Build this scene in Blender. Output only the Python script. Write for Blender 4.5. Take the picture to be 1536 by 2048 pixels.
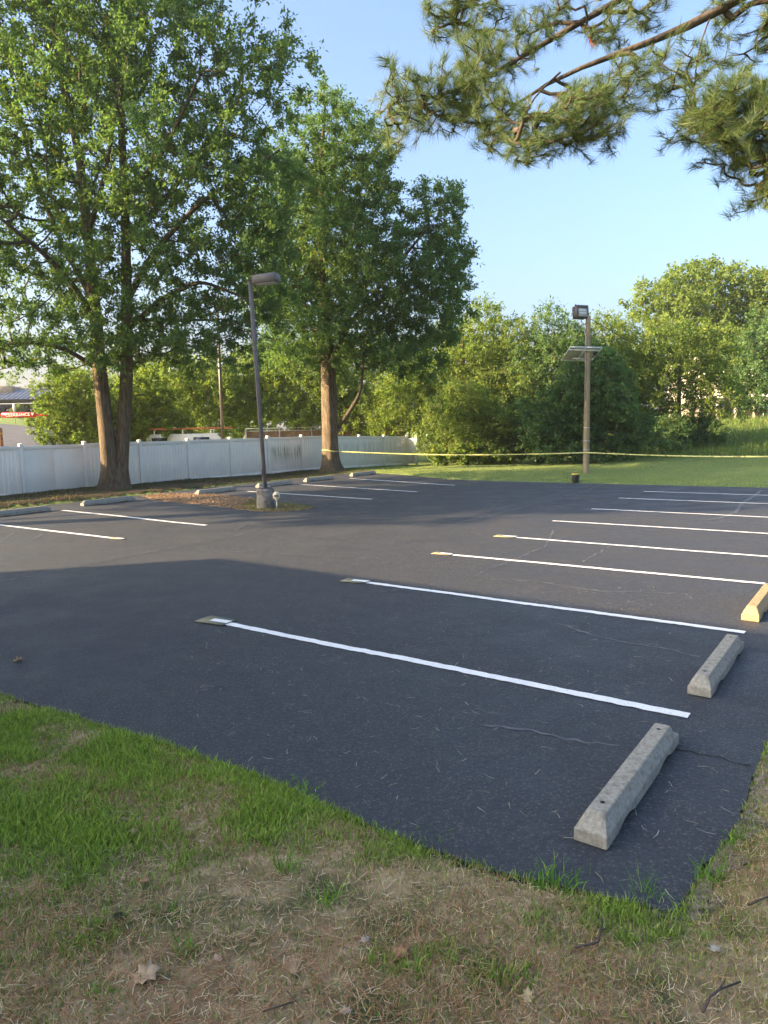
import bpy, bmesh, math
import numpy as np
from mathutils import Vector, Matrix

for o in list(bpy.data.objects):
    bpy.data.objects.remove(o)
scn = bpy.context.scene
COL = scn.collection
R = math.radians

# ------------------------------------------------------------------ camera
CAM_H = 2.2
FPX = 1420.0
PITCH = math.atan(168 / FPX)
ROLL = R(1.25)
cam_d = bpy.data.cameras.new('camera')
cam = bpy.data.objects.new('camera', cam_d)
COL.objects.link(cam)
cam_d.sensor_fit = 'VERTICAL'
cam_d.sensor_height = 34.6
cam_d.lens = 34.6 * FPX / 2048
cam_d.clip_start = 0.05
cam_d.clip_end = 3000
cam.matrix_world = (Matrix.Translation((0, 0, CAM_H)) @ Matrix.Rotation(R(90) - PITCH, 4, 'X')
                    @ Matrix.Rotation(-ROLL, 4, 'Z'))
scn.camera = cam

# ------------------------------------------------------------------ sky, sun, exposure
SUN_AZ, SUN_EL = R(-104), R(20)
S2 = np.array([math.sin(SUN_AZ), math.cos(SUN_AZ)])
to_sun = Vector((S2[0] * math.cos(SUN_EL), S2[1] * math.cos(SUN_EL), math.sin(SUN_EL)))
world = bpy.data.worlds.new('World')
scn.world = world
world.use_nodes = True
wn = world.node_tree
bg = wn.nodes['Background']
sky = wn.nodes.new('ShaderNodeTexSky')
sky.sky_type = 'NISHITA'
sky.sun_disc = False
sky.sun_elevation = SUN_EL
sky.sun_rotation = SUN_AZ
sky.air_density = 1.0
sky.dust_density = 6.5
sky.ozone_density = 3.6
sky.altitude = 0
wn.links.new(sky.outputs[0], bg.inputs[0])
bg.inputs[1].default_value = 0.14
sun_d = bpy.data.lights.new('sun', 'SUN')
sun_d.energy = 5.0
sun_d.angle = R(0.6)
sun_d.color = (1.0, 0.72, 0.43)
sun = bpy.data.objects.new('sun', sun_d)
COL.objects.link(sun)
sun.rotation_euler = to_sun.to_track_quat('Z', 'Y').to_euler()
scn.view_settings.view_transform = 'Standard'
scn.view_settings.look = 'None'
scn.view_settings.exposure = 2.0
scn.view_settings.gamma = 1.0
scn.cycles.max_bounces = 7
scn.cycles.diffuse_bounces = 4
scn.cycles.transmission_bounces = 4
scn.cycles.sample_clamp_indirect = 6

# ------------------------------------------------------------------ survey helpers (photo ray -> place in metres)
def ray(px, py):
    x, y = px - 768.0, 1024.0 - py
    c, s = math.cos(-ROLL), math.sin(-ROLL)
    x, y = c * x - s * y, s * x + c * y
    return np.array([x, FPX * math.cos(PITCH) + y * math.sin(PITCH), -FPX * math.sin(PITCH) + y * math.cos(PITCH)])
def gp(px, py, z=0.0):
    d = ray(px, py)
    t = (z - CAM_H) / d[2]
    return np.array([d[0] * t, d[1] * t, z])
def at(px, py, Y):
    d = ray(px, py)
    return d * (Y / d[1]) + np.array([0, 0, CAM_H])

# ------------------------------------------------------------------ mesh helpers
def mesh_np(name, V, F, mats=(), attrs=None, smooth=False, uniform_mat=None):
    """V (n,3); F list of int arrays (m,k)."""
    me = bpy.data.meshes.new(name)
    V = np.asarray(V, dtype=np.float32)
    F = [np.asarray(f, dtype=np.int32) for f in F if len(f)]
    tot = np.concatenate([np.full(len(f), f.shape[1], np.int32) for f in F])
    loops = np.concatenate([f.ravel() for f in F])
    start = np.concatenate([[0], np.cumsum(tot)[:-1]]).astype(np.int32)
    me.vertices.add(len(V)); me.vertices.foreach_set('co', V.ravel())
    me.loops.add(len(loops)); me.loops.foreach_set('vertex_index', loops)
    me.polygons.add(len(tot)); me.polygons.foreach_set('loop_start', start)
    me.polygons.foreach_set('loop_total', tot)
    if smooth:
        me.polygons.foreach_set('use_smooth', np.ones(len(tot), bool))
    for k, a in (attrs or {}).items():
        a = np.asarray(a, np.float32)
        if a.ndim == 2 and a.shape[1] == 3:
            a = np.concatenate([a, np.ones((len(a), 1), np.float32)], 1)
        at_ = me.attributes.new(k, 'FLOAT_COLOR', 'POINT')
        at_.data.foreach_set('color', a.ravel())
    for m in mats:
        me.materials.append(m)
    me.update(); me.validate()
    return me
def link(name, data, parent=None, loc=None, rot=None):
    o = bpy.data.objects.new(name, data)
    COL.objects.link(o)
    if parent is not None:
        o.parent = parent
    if loc is not None:
        o.location = [float(v) for v in loc]
    if rot is not None:
        o.rotation_euler = rot
    return o
def empty(name, loc=(0, 0, 0), rz=0.0):
    o = link(name, None, None, loc, (0, 0, rz))
    o.empty_display_size = 0.2
    return o
def tag(o, label=None, cat=None, group=None, kind=None):
    if label: o['label'] = label
    if cat: o['category'] = cat
    if group: o['group'] = group
    if kind: o['kind'] = kind
    return o
class MB:
    def __init__(s):
        s.v = []; s.f = {}; s.n = 0
    def add(s, V, F):
        V = np.asarray(V, float).reshape(-1, 3)
        for f in F:
            s.f.setdefault(len(f), []).append([i + s.n for i in f])
        s.v.append(V); s.n += len(V)
        return s
    def box(s, lo, hi, M=None):
        x0, y0, z0 = lo; x1, y1, z1 = hi
        V = np.array([[x0,y0,z0],[x1,y0,z0],[x1,y1,z0],[x0,y1,z0],[x0,y0,z1],[x1,y0,z1],[x1,y1,z1],[x0,y1,z1]], float)
        if M is not None:
            V = np.array([list(M @ Vector(v)) for v in V])
        return s.add(V, [[0,3,2,1],[4,5,6,7],[0,1,5,4],[1,2,6,5],[2,3,7,6],[3,0,4,7]])
    def bbox(s, lo, hi, b, M=None):
        """box with chamfered edges"""
        bm = bmesh.new()
        bmesh.ops.create_cube(bm, size=1)
        lo, hi = Vector(lo), Vector(hi)
        for v in bm.verts:
            v.co = Vector(((v.co.x + .5) * (hi.x - lo.x) + lo.x, (v.co.y + .5) * (hi.y - lo.y) + lo.y, (v.co.z + .5) * (hi.z - lo.z) + lo.z))
        bmesh.ops.bevel(bm, geom=list(bm.edges), offset=b, segments=1, affect='EDGES')
        V = [list(M @ v.co) if M is not None else list(v.co) for v in bm.verts]
        bm.verts.index_update()
        F = [[v.index for v in f.verts] for f in bm.faces]
        bm.free()
        return s.add(V, F)
    def tube(s, P, rad, n=8, cap=True):
        V, Q = tube_np(np.asarray(P, float), np.asarray(rad, float) * np.ones(len(P)), n)
        F = Q.tolist()
        if cap:
            F.append(list(range(n))[::-1]); F.append(list(range(len(V) - n, len(V))))
        return s.add(V, F)
    def mesh(s, name, mat, smooth=False):
        return mesh_np(name, np.concatenate(s.v), [np.array(f) for f in s.f.values()], [mat] if mat else [], smooth=smooth)
    def build(s, name, mat, parent=None, smooth=False, loc=None, rot=None):
        return link(name, s.mesh(name, mat, smooth), parent, loc, rot)
def tube_np(P, rad, n, flute=None):
    P = np.asarray(P, float)
    T = np.gradient(P, axis=0)
    T /= np.linalg.norm(T, axis=1)[:, None] + 1e-9
    ref = np.array([0, 0, 1.0]) if abs(T[:, 2]).mean() < 0.75 else np.array([1.0, 0, 0])
    U = np.cross(T, ref); U /= np.linalg.norm(U, axis=1)[:, None] + 1e-9
    W = np.cross(T, U)
    a = np.arange(n) * 2 * math.pi / n
    rr = np.asarray(rad)[:, None] * np.ones(n)[None]
    if flute is not None:
        rr = rr * flute
    V = P[:, None] + rr[..., None] * (np.cos(a)[None, :, None] * U[:, None] + np.sin(a)[None, :, None] * W[:, None])
    k = np.arange(len(P) - 1)[:, None] * n
    i = np.arange(n)[None]; j = (i + 1) % n
    Q = np.stack([k + i, k + j, k + n + j, k + n + i], -1).reshape(-1, 4)
    return V.reshape(-1, 3), Q
def norm(a):
    return a / (np.linalg.norm(a, axis=-1, keepdims=True) + 1e-9)
def copy_tree(o, parent=None):
    c = o.copy()
    COL.objects.link(c)
    c.parent = parent
    for ch in list(o.children):
        copy_tree(ch, c)
    return c

# ------------------------------------------------------------------ materials
def newmat(name):
    m = bpy.data.materials.new(name)
    m.use_nodes = True
    nt = m.node_tree
    return m, nt, nt.nodes['Principled BSDF'], nt.nodes['Material Output']
def N(nt, kind, **kw):
    n = nt.nodes.new(kind)
    for k, v in kw.items():
        if k in n.inputs.keys():
            n.inputs[k].default_value = v
        else:
            setattr(n, k, v)
    return n
def mixc(nt, fac, a, b, mode='MIX'):
    m = nt.nodes.new('ShaderNodeMix')
    m.data_type = 'RGBA'; m.blend_type = mode
    for sock, v in ((m.inputs['Factor'], fac), (m.inputs['A'] if False else m.inputs[6], a), (m.inputs[7], b)):
        if hasattr(v, 'is_linked'):
            nt.links.new(v, sock)
        elif isinstance(v, (int, float)):
            sock.default_value = v
        else:
            sock.default_value = (*v[:3], 1)
    return m.outputs[2]
def noise(nt, coord, scale, detail=4, rough=.55, lo=.35, hi=.65):
    n = N(nt, 'ShaderNodeTexNoise', Scale=scale, Detail=detail, Roughness=rough)
    nt.links.new(coord, n.inputs['Vector'])
    mr = N(nt, 'ShaderNodeMapRange')
    mr.inputs[1].default_value = lo; mr.inputs[2].default_value = hi
    nt.links.new(n.outputs['Fac'], mr.inputs[0])
    return mr.outputs[0]
def bump(nt, bsdf, h, strength, dist):
    b = N(nt, 'ShaderNodeBump', Strength=strength, Distance=dist)
    nt.links.new(h, b.inputs['Height'])
    nt.links.new(b.outputs[0], bsdf.inputs['Normal'])
def obj_coord(nt, world_space=False):
    if world_space:
        return nt.nodes.new('ShaderNodeNewGeometry').outputs['Position']
    return nt.nodes.new('ShaderNodeTexCoord').outputs['Object']
def pmat(name, c1, c2=None, scale=6, rough=.7, bscale=40, bstr=.25, bdist=.01, spec=.4, metal=0, stretch=None, ws=False, c3=None, c3scale=1.2, c3amt=.5):
    m, nt, b, out = newmat(name)
    co = obj_coord(nt, ws)
    if stretch:
        mp = N(nt, 'ShaderNodeMapping'); mp.inputs['Scale'].default_value = stretch
        nt.links.new(co, mp.inputs[0]); co = mp.outputs[0]
    if c2 is None:
        b.inputs['Base Color'].default_value = (*c1, 1)
    else:
        c = mixc(nt, noise(nt, co, scale), c1, c2)
        if c3 is not None:
            f = noise(nt, co, c3scale, lo=.5, hi=.5 + .4 * (1.01 - c3amt))
            c = mixc(nt, f, c, c3)
        nt.links.new(c, b.inputs['Base Color'])
    b.inputs['Roughness'].default_value = rough
    b.inputs['Specular IOR Level'].default_value = spec
    b.inputs['Metallic'].default_value = metal
    if bstr:
        bump(nt, b, noise(nt, co, bscale, lo=0, hi=1), bstr, bdist)
    return m
def leafmat(name, trans=.4, rough=.55, tint=(1.5, 1.55, .55), spec=.25):
    m, nt, b, out = newmat(name)
    a = N(nt, 'ShaderNodeAttribute'); a.attribute_name = 'tint'
    nt.links.new(a.outputs['Color'], b.inputs['Base Color'])
    b.inputs['Roughness'].default_value = rough
    b.inputs['Specular IOR Level'].default_value = spec
    tr = N(nt, 'ShaderNodeBsdfTranslucent')
    nt.links.new(mixc(nt, 1.0, a.outputs['Color'], tint, 'MULTIPLY'), tr.inputs['Color'])
    mx = N(nt, 'ShaderNodeMixShader'); mx.inputs[0].default_value = trans
    nt.links.new(b.outputs[0], mx.inputs[1]); nt.links.new(tr.outputs[0], mx.inputs[2])
    nt.links.new(mx.outputs[0], out.inputs['Surface'])
    return m

def asphalt_mat():
    m, nt, b, out = newmat('asphalt')
    co = obj_coord(nt, True)
    big = noise(nt, co, .30, 7, .68, .3, .7)
    c = mixc(nt, big, (.022, .027, .033), (.038, .043, .049))
    mid = noise(nt, co, 9, 6, .7, .3, .7)
    c = mixc(nt, mid, c, (.027, .032, .038))
    v = N(nt, 'ShaderNodeTexVoronoi', Scale=95.0)
    nt.links.new(co, v.inputs['Vector'])
    mr = N(nt, 'ShaderNodeMapRange'); mr.inputs[1].default_value = .0; mr.inputs[2].default_value = .42
    mr.inputs[3].default_value = 1; mr.inputs[4].default_value = 0
    nt.links.new(v.outputs['Distance'], mr.inputs[0])
    sp = N(nt, 'ShaderNodeMath', operation='MULTIPLY'); sp.inputs[1].default_value = .55
    nt.links.new(mr.outputs[0], sp.inputs[0])
    c = mixc(nt, sp.outputs[0], c, (.085, .082, .080))
    v2 = N(nt, 'ShaderNodeTexVoronoi', Scale=38.0); nt.links.new(co, v2.inputs['Vector'])
    m2 = N(nt, 'ShaderNodeMapRange'); m2.inputs[1].default_value = .12; m2.inputs[2].default_value = .40; m2.inputs[3].default_value = .75; m2.inputs[4].default_value = 0
    nt.links.new(v2.outputs['Distance'], m2.inputs[0])
    c = mixc(nt, m2.outputs[0], c, (.115, .105, .096))
    v3 = N(nt, 'ShaderNodeTexVoronoi', Scale=75.0); nt.links.new(co, v3.inputs['Vector'])
    sx3 = N(nt, 'ShaderNodeSeparateColor'); nt.links.new(v3.outputs['Color'], sx3.inputs[0])
    m3 = N(nt, 'ShaderNodeMapRange'); m3.inputs[3].default_value = .72; m3.inputs[4].default_value = 1.24
    nt.links.new(sx3.outputs[0], m3.inputs[0])
    gr3 = N(nt, 'ShaderNodeCombineColor')
    for k_ in range(3): nt.links.new(m3.outputs[0], gr3.inputs[k_])
    c = mixc(nt, 1.0, c, gr3.outputs[0], 'MULTIPLY')
    nt.links.new(c, b.inputs['Base Color'])
    rr = N(nt, 'ShaderNodeMapRange'); rr.inputs[3].default_value = .52; rr.inputs[4].default_value = .78
    nt.links.new(noise(nt, co, .9, 5, .65), rr.inputs[0])
    nt.links.new(rr.outputs[0], b.inputs['Roughness'])
    b.inputs['Specular IOR Level'].default_value = .5
    hs = N(nt, 'ShaderNodeMath', operation='ADD')
    nt.links.new(mr.outputs[0], hs.inputs[0])
    nt.links.new(noise(nt, co, 30, 4, .6, 0, 1), hs.inputs[1])
    bump(nt, b, hs.outputs[0], .9, .012)
    return m

M = {}
M['asphalt'] = asphalt_mat()
M['asphalt_edge'] = pmat('asphalt_edge', (.02, .02, .021), (.035, .035, .036), 20, .6, 60, .5, .01)
def paint_mat():
    m, nt, b, out = newmat('line_paint')
    co = obj_coord(nt, True)
    c = mixc(nt, noise(nt, co, 5, 6, .7, .3, .75), (.80, .80, .77), (.70, .70, .67))
    v = noise(nt, co, 85, 3, .6, .58, .72)
    c = mixc(nt, v, c, (.30, .30, .29))
    nt.links.new(c, b.inputs['Base Color'])
    b.inputs['Roughness'].default_value = .6
    bump(nt, b, noise(nt, co, 80, 3, .6, 0, 1), .35, .005)
    return m
M['paint'] = paint_mat()
M['crack'] = pmat('crack_sealer', (.115, .118, .122), (.055, .058, .062), 7, .5, 30, .2, .004, ws=True)
M['crack_line'] = pmat('open_crack', (.012, .012, .013), None, bstr=0, rough=.9)
M['concrete'] = pmat('weathered_concrete', (.36, .335, .275), (.25, .23, .185), 45, .88, 150, .9, .006, .25, c3=(.17, .155, .125), c3scale=16, c3amt=.35)
M['concrete_dark'] = pmat('stained_concrete', (.28, .26, .22), (.14, .13, .11), 9, .9, 60, .6, .01, .2, c3=(.08, .075, .065), c3scale=4, c3amt=.6)
M['hole'] = pmat('dark_hole', (.02, .018, .016), None, bstr=0, rough=.95)
def vinyl_mat(name, stain=0.0):
    m, nt, b, out = newmat(name)
    co = obj_coord(nt, True)
    c = mixc(nt, noise(nt, co, 1.4, 5, .6), (.88, .84, .76), (.82, .78, .70))
    mp = N(nt, 'ShaderNodeMapping'); mp.inputs['Scale'].default_value = (9, 9, .9)
    nt.links.new(co, mp.inputs[0])
    st = noise(nt, mp.outputs[0], 1.0, 5, .65, .56, .80)
    sm = N(nt, 'ShaderNodeMath', operation='MULTIPLY'); sm.inputs[1].default_value = .16
    nt.links.new(st, sm.inputs[0])
    c = mixc(nt, sm.outputs[0], c, (.33, .36, .27))
    if stain:
        sx = N(nt, 'ShaderNodeSeparateXYZ'); nt.links.new(co, sx.inputs[0])
        a = N(nt, 'ShaderNodeMapRange'); a.inputs[1].default_value = .45; a.inputs[2].default_value = .95
        nt.links.new(sx.outputs[2], a.inputs[0])
        a2 = N(nt, 'ShaderNodeMapRange'); a2.inputs[1].default_value = 1.5; a2.inputs[2].default_value = 1.25
        nt.links.new(sx.outputs[2], a2.inputs[0])
        f = N(nt, 'ShaderNodeMath', operation='MULTIPLY'); nt.links.new(a.outputs[0], f.inputs[0]); nt.links.new(a2.outputs[0], f.inputs[1])
        g_ = N(nt, 'ShaderNodeMath', operation='MULTIPLY'); nt.links.new(f.outputs[0], g_.inputs[0])
        nt.links.new(noise(nt, mp.outputs[0], .8, 5, .7, .38, .66), g_.inputs[1])
        h_ = N(nt, 'ShaderNodeMath', operation='MULTIPLY'); h_.inputs[1].default_value = stain
        nt.links.new(g_.outputs[0], h_.inputs[0])
        c = mixc(nt, h_.outputs[0], c, (.16, .20, .11))
    nt.links.new(c, b.inputs['Base Color'])
    b.inputs['Roughness'].default_value = .42
    return m
M['vinyl'] = vinyl_mat('white_vinyl')
M['vinyl_stain'] = vinyl_mat('algae_stained_vinyl', .85)
M['vinyl_stain2'] = vinyl_mat('lightly_stained_vinyl', .4)
M['bark'] = pmat('oak_bark', (.20, .155, .10), (.085, .066, .045), 3.2, .95, 9, 1.0, .06, .15, stretch=(5, 5, .7), ws=True)
M['branch_bark'] = pmat('branch_bark', (.12, .095, .065), (.06, .05, .036), 5, .95, 14, .6, .02, .15, ws=True)
M['pine_bark'] = pmat('pine_bark', (.10, .078, .058), (.04, .032, .026), 8, .95, 22, .9, .02, .15, ws=True)
M['leaf'] = leafmat('oak_leaf', .48, .6, (1.4, 1.45, .62), .2)
M['needle'] = leafmat('pine_needle', .25, .5, (1.2, 1.2, .7), .3)
M['grass'] = leafmat('grass_blade', .3, .6, (1.3, 1.3, .6), .2)
M['litter'] = leafmat('dead_leaf', .15, .8, (1.1, 1, .8), .15)
def ground_mat():
    m, nt, b, out = newmat('turf')
    co = obj_coord(nt, True)
    c = mixc(nt, noise(nt, co, .25, 5, .6), (.18, .24, .075), (.22, .27, .085))
    c = mixc(nt, noise(nt, co, 3.0, 6, .7, .3, .75), c, (.155, .21, .06))
    c = mixc(nt, noise(nt, co, 1.1, 6, .7, .60, .80), c, (.21, .19, .075))
    nt.links.new(c, b.inputs['Base Color'])
    b.inputs['Roughness'].default_value = .9
    b.inputs['Specular IOR Level'].default_value = .1
    bump(nt, b, noise(nt, co, 22, 5, .7, 0, 1), .9, .05)
    return m
M['turf'] = ground_mat()
M['thatch'] = pmat('dry_thatch', (.42, .315, .18), (.23, .16, .085), 7, .95, 60, .9, .02, .1, ws=True, c3=(.10, .10, .045), c3scale=2.2, c3amt=.6)
M['soil'] = pmat('bare_soil', (.115, .085, .055), (.06, .045, .03), 3, .95, 25, 1.0, .03, .1, ws=True, c3=(.06, .075, .028), c3scale=1.6, c3amt=.75)
M['mulch'] = pmat('wood_mulch', (.32, .215, .125), (.17, .11, .065), 14, .95, 40, 1.0, .03, .1, ws=True)
M['bronze'] = pmat('dark_bronze_paint', (.055, .045, .040), (.075, .062, .055), 8, .42, 60, .08, .003, .5)
M['bronze_worn'] = pmat('worn_bronze_paint', (.13, .115, .11), (.09, .08, .075), 5, .5, 60, .1, .003, .5)
M['lens'] = pmat('lamp_lens', (.35, .36, .36), None, bstr=0, rough=.2)
M['pole_wood'] = pmat('weathered_pole_wood', (.34, .27, .17), (.20, .155, .095), 4, .9, 18, .6, .01, .15, stretch=(9, 9, .5), ws=True)
M['alu'] = pmat('aluminium', (.62, .63, .64), None, bstr=0, rough=.4, metal=.6)
M['panel_back'] = pmat('panel_backsheet', (.42, .42, .41), (.36, .36, .35), 3, .6, bstr=0)
M['cell'] = pmat('solar_cell', (.01, .015, .04), None, bstr=0, rough=.12)
M['black_plastic'] = pmat('black_plastic', (.018, .018, .019), (.03, .03, .031), 9, .45, bstr=0)
M['yellow_paint'] = pmat('yellow_paint', (.68, .50, .06), (.55, .40, .05), 12, .5, bstr=0)
M['cream_sign'] = pmat('cream_sign', (.62, .56, .40), None, bstr=0, rough=.5)
M['dark_print'] = pmat('dark_print', (.04, .045, .06), None, bstr=0, rough=.5)
M['white_metal'] = pmat('white_metal', (.75, .75, .73), (.66, .66, .64), 3, .4, bstr=0)
M['orange_rack'] = pmat('orange_fibreglass', (.42, .15, .06), (.32, .11, .05), 4, .6, bstr=0)
M['glass'] = pmat('dark_glass', (.02, .025, .03), None, bstr=0, rough=.08, spec=.6)
M['rubber'] = pmat('tyre_rubber', (.02, .02, .02), None, bstr=0, rough=.8)
M['brown_slat'] = pmat('brown_fence_slat', (.24, .135, .085), (.17, .095, .06), 6, .7, 40, .2, .004, ws=True)
M['galv'] = pmat('galvanised_steel', (.5, .5, .49), (.4, .4, .39), 9, .45, bstr=0, metal=.5)
M['red'] = pmat('red_vinyl', (.62, .035, .03), (.55, .03, .03), 3, .4, bstr=0)
M['white_print'] = pmat('white_print', (.8, .8, .78), None, bstr=0, rough=.5)
M['metal_roof'] = pmat('grey_metal_roof', (.30, .31, .34), (.24, .25, .28), 2, .45, bstr=0, metal=.2)
M['stone'] = pmat('tan_stone', (.38, .30, .21), (.26, .20, .14), 3, .9, 10, .5, .03)
M['dark_wood'] = pmat('dark_wall_wood', (.10, .07, .05), (.07, .05, .04), 3, .8, bstr=0)
M['cream_wall'] = pmat('cream_render', (.52, .46, .36), (.47, .41, .32), .6, .9, 20, .2, .02)
M['brick'] = pmat('brick_wall', (.30, .14, .09), (.22, .10, .07), 6, .9, 14, .5, .01)
M['shingle'] = pmat('roof_shingle', (.11, .10, .095), (.07, .065, .06), 5, .95, 30, .6, .02)
M['road'] = pmat('road_asphalt', (.10, .10, .10), (.08, .08, .08), 1, .9, bstr=0, ws=True)
M['paper'] = pmat('grey_felt_board', (.20, .195, .13), (.14, .135, .09), 9, .85, 60, .3, .004)
M['paper_tan'] = pmat('tan_felt_board', (.32, .27, .15), (.25, .21, .12), 9, .85, 60, .3, .004)
M['stick'] = pmat('dead_twig', (.10, .075, .055), (.05, .04, .03), 30, .95, 80, .6, .004)
M['cable'] = pmat('black_cable', (.015, .015, .015), None, bstr=0, rough=.7)
M['pebble'] = pmat('pale_stone', (.62, .58, .48), (.5, .46, .37), 30, .8, 60, .4, .004)
M['rust'] = pmat('rusty_post', (.30, .14, .07), (.2, .09, .05), 6, .8, bstr=0)
def tape_mat():
    m, nt, b, out = newmat('caution_tape')
    co = obj_coord(nt, True)
    mp = N(nt, 'ShaderNodeMapping'); mp.inputs['Scale'].default_value = (6, .2, 0.0)
    nt.links.new(co, mp.inputs[0])
    c = mixc(nt, noise(nt, mp.outputs[0], 1.2, 3, .6, .56, .64), (.76, .74, .30), (.40, .38, .16))
    nt.links.new(c, b.inputs['Base Color'])
    b.inputs['Roughness'].default_value = .4
    tr = N(nt, 'ShaderNodeBsdfTranslucent'); nt.links.new(c, tr.inputs[0])
    mx = N(nt, 'ShaderNodeMixShader'); mx.inputs[0].default_value = .4
    nt.links.new(b.outputs[0], mx.inputs[1]); nt.links.new(tr.outputs[0], mx.inputs[2])
    nt.links.new(mx.outputs[0], out.inputs['Surface'])
    return m
M['tape'] = tape_mat()

# ------------------------------------------------------------------ layout of the place
ALONG = np.array([math.cos(R(54.2)), math.sin(R(54.2))])      # direction of the fence and of the rows
ACROSS = np.array([math.cos(R(-35.8)), math.sin(R(-35.8))])
FEN_A = np.array([-13.01, 25.64])
FEN_U = np.array([math.cos(R(53.99)), math.sin(R(53.99))])
FEN_N = np.array([FEN_U[1], -FEN_U[0]])                       # towards the lot
near_edge = [gp(1350, 1830)[:2], gp(1175, 1785)[:2], gp(1000, 1745)[:2], gp(850, 1695)[:2], gp(700, 1635)[:2], gp(590, 1588)[:2], gp(480, 1540)[:2],
             gp(340, 1492)[:2], gp(200, 1450)[:2], gp(90, 1415)[:2], gp(0, 1388)[:2], np.array([-6.4, 7.6]), np.array([-9.5, 9.3]), np.array([-14.5, 11.9])]
left_edge = [FEN_A + FEN_N * 3.75 - FEN_U * 9, FEN_A + FEN_N * 3.7 - FEN_U * 4, FEN_A + FEN_N * 3.75, FEN_A + FEN_N * 3.5 + FEN_U * 4, FEN_A + FEN_N * 3.4 + FEN_U * 8,
             FEN_A + FEN_N * 3.4 + FEN_U * 12, FEN_A + FEN_N * 3.55 + FEN_U * 15.2]
far_edge = [gp(795, 949)[:2], gp(900, 959)[:2], gp(1020, 963)[:2], gp(1150, 966)[:2], gp(1300, 970)[:2], gp(1536, 975.5)[:2], np.array([24.5, 14.3])]
right_edge = [np.array([20.5, 24.5]) * 0 + np.array([17.5, 9.5]) * 0 + np.array([21.5, 12.0])]
right_edge = [gp(1536, 1470)[:2] + ALONG * 17.5, gp(1536, 1470)[:2] + ALONG * 9, gp(1536, 1470)[:2] + ALONG * 3, gp(1536, 1470)[:2] + ALONG * .8, gp(1536, 1478)[:2], gp(1510, 1545)[:2],
              gp(1480, 1640)[:2], gp(1440, 1700)[:2], gp(1400, 1750)[:2], gp(1372, 1795)[:2]]
LOT = np.array(near_edge + left_edge + far_edge[:-1] + [far_edge[-1] * 0 + gp(1536, 975.5)[:2] + ACROSS * 3.2] + right_edge)

def poly_sd(P, poly):
    """signed distance: negative inside"""
    A = poly; B = np.roll(poly, -1, 0)
    d = np.full(len(P), 1e9); ins = np.zeros(len(P), bool)
    for a, b in zip(A, B):
        ab = b - a; ap = P - a
        t = np.clip((ap @ ab) / (ab @ ab + 1e-12), 0, 1)
        d = np.minimum(d, np.linalg.norm(ap - t[:, None] * ab, axis=1))
        c = ((a[1] > P[:, 1]) != (b[1] > P[:, 1]))
        with np.errstate(divide='ignore', invalid='ignore'):
            xi = (b[0] - a[0]) * (P[:, 1] - a[1]) / (b[1] - a[1] + 1e-12) + a[0]
        ins ^= c & (P[:, 0] < xi)
    return np.where(ins, -d, d)
def sstep(x, a, b):
    t = np.clip((x - a) / (b - a), 0, 1)
    return t * t * (3 - 2 * t)
RNG = np.random.default_rng(7)
_w = [(RNG.uniform(-1, 1, 2) * f, RNG.uniform(0, 6.3), a) for f, a in [(1.2, .012), (2.3, .009), (4.1, .006), (5.5, .005), (.5, .03), (.35, .03)] for _ in range(2)]
def wob(P):
    z = np.zeros(len(P))
    for k, ph, a in _w:
        z += a * np.sin(P @ k + ph)
    return z
NE0, NE1 = near_edge[0], near_edge[10]
def height(P):
    P = np.atleast_2d(P)
    sd = poly_sd(P, LOT)
    z = np.where(sd < 0, -.06 + 0 * sd, 0) + np.where(sd >= 0, -.015 + .05 * sstep(sd, 0, .25), 0)
    nd = NE1 - NE0; nl = np.linalg.norm(nd); nn = np.array([nd[1], -nd[0]]) / nl
    dn = -(P - NE0) @ nn
    dn = np.where(dn > 0, dn, 0) if ((np.zeros(2) - NE0) @ nn) < 0 else np.where((P - NE0) @ nn > 0, (P - NE0) @ nn, 0)
    bank = .5 * sstep(dn, 0, 4.2) * sstep(P[:, 0], -14, -6) * sstep(-P[:, 0], -7, -2.5) * sstep(-P[:, 1], -12, -6)
    z += np.where(sd > 0, bank, 0)
    z += np.where(sd > 0, wob(P) * sstep(sd, 0, .5), 0)
    # beyond the fence the land climbs to the left
    q = P - FEN_A
    t = q @ FEN_U; n = -(q @ FEN_N)
    z += np.where(n > 6, (.115 * np.clip(n - 6, 0, 28) + .042 * np.clip(n - 34, 0, 40)) * sstep(-P[:, 0] / np.maximum(P[:, 1], 1), .36, .48), 0)
    # far end of the fence drops a little
    z -= .02 * np.clip(t - 15, 0, 12) * sstep(-np.abs(n), -6, -2)
    # meadow climbs to the road at the right
    z += 2.05 * sstep(P[:, 1], 43, 66) * sstep(P[:, 0], 8, 22)
    return z
def hit(px, py):
    d = ray(px, py); d = d / np.linalg.norm(d)
    o = np.array([0, 0, CAM_H]); t = .5
    for i in range(400):
        p = o + d * t
        e = p[2] - height(p[None, :2])[0]
        if e < .002:
            break
        t += max(e * .5, .002)
    return o + d * t

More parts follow.
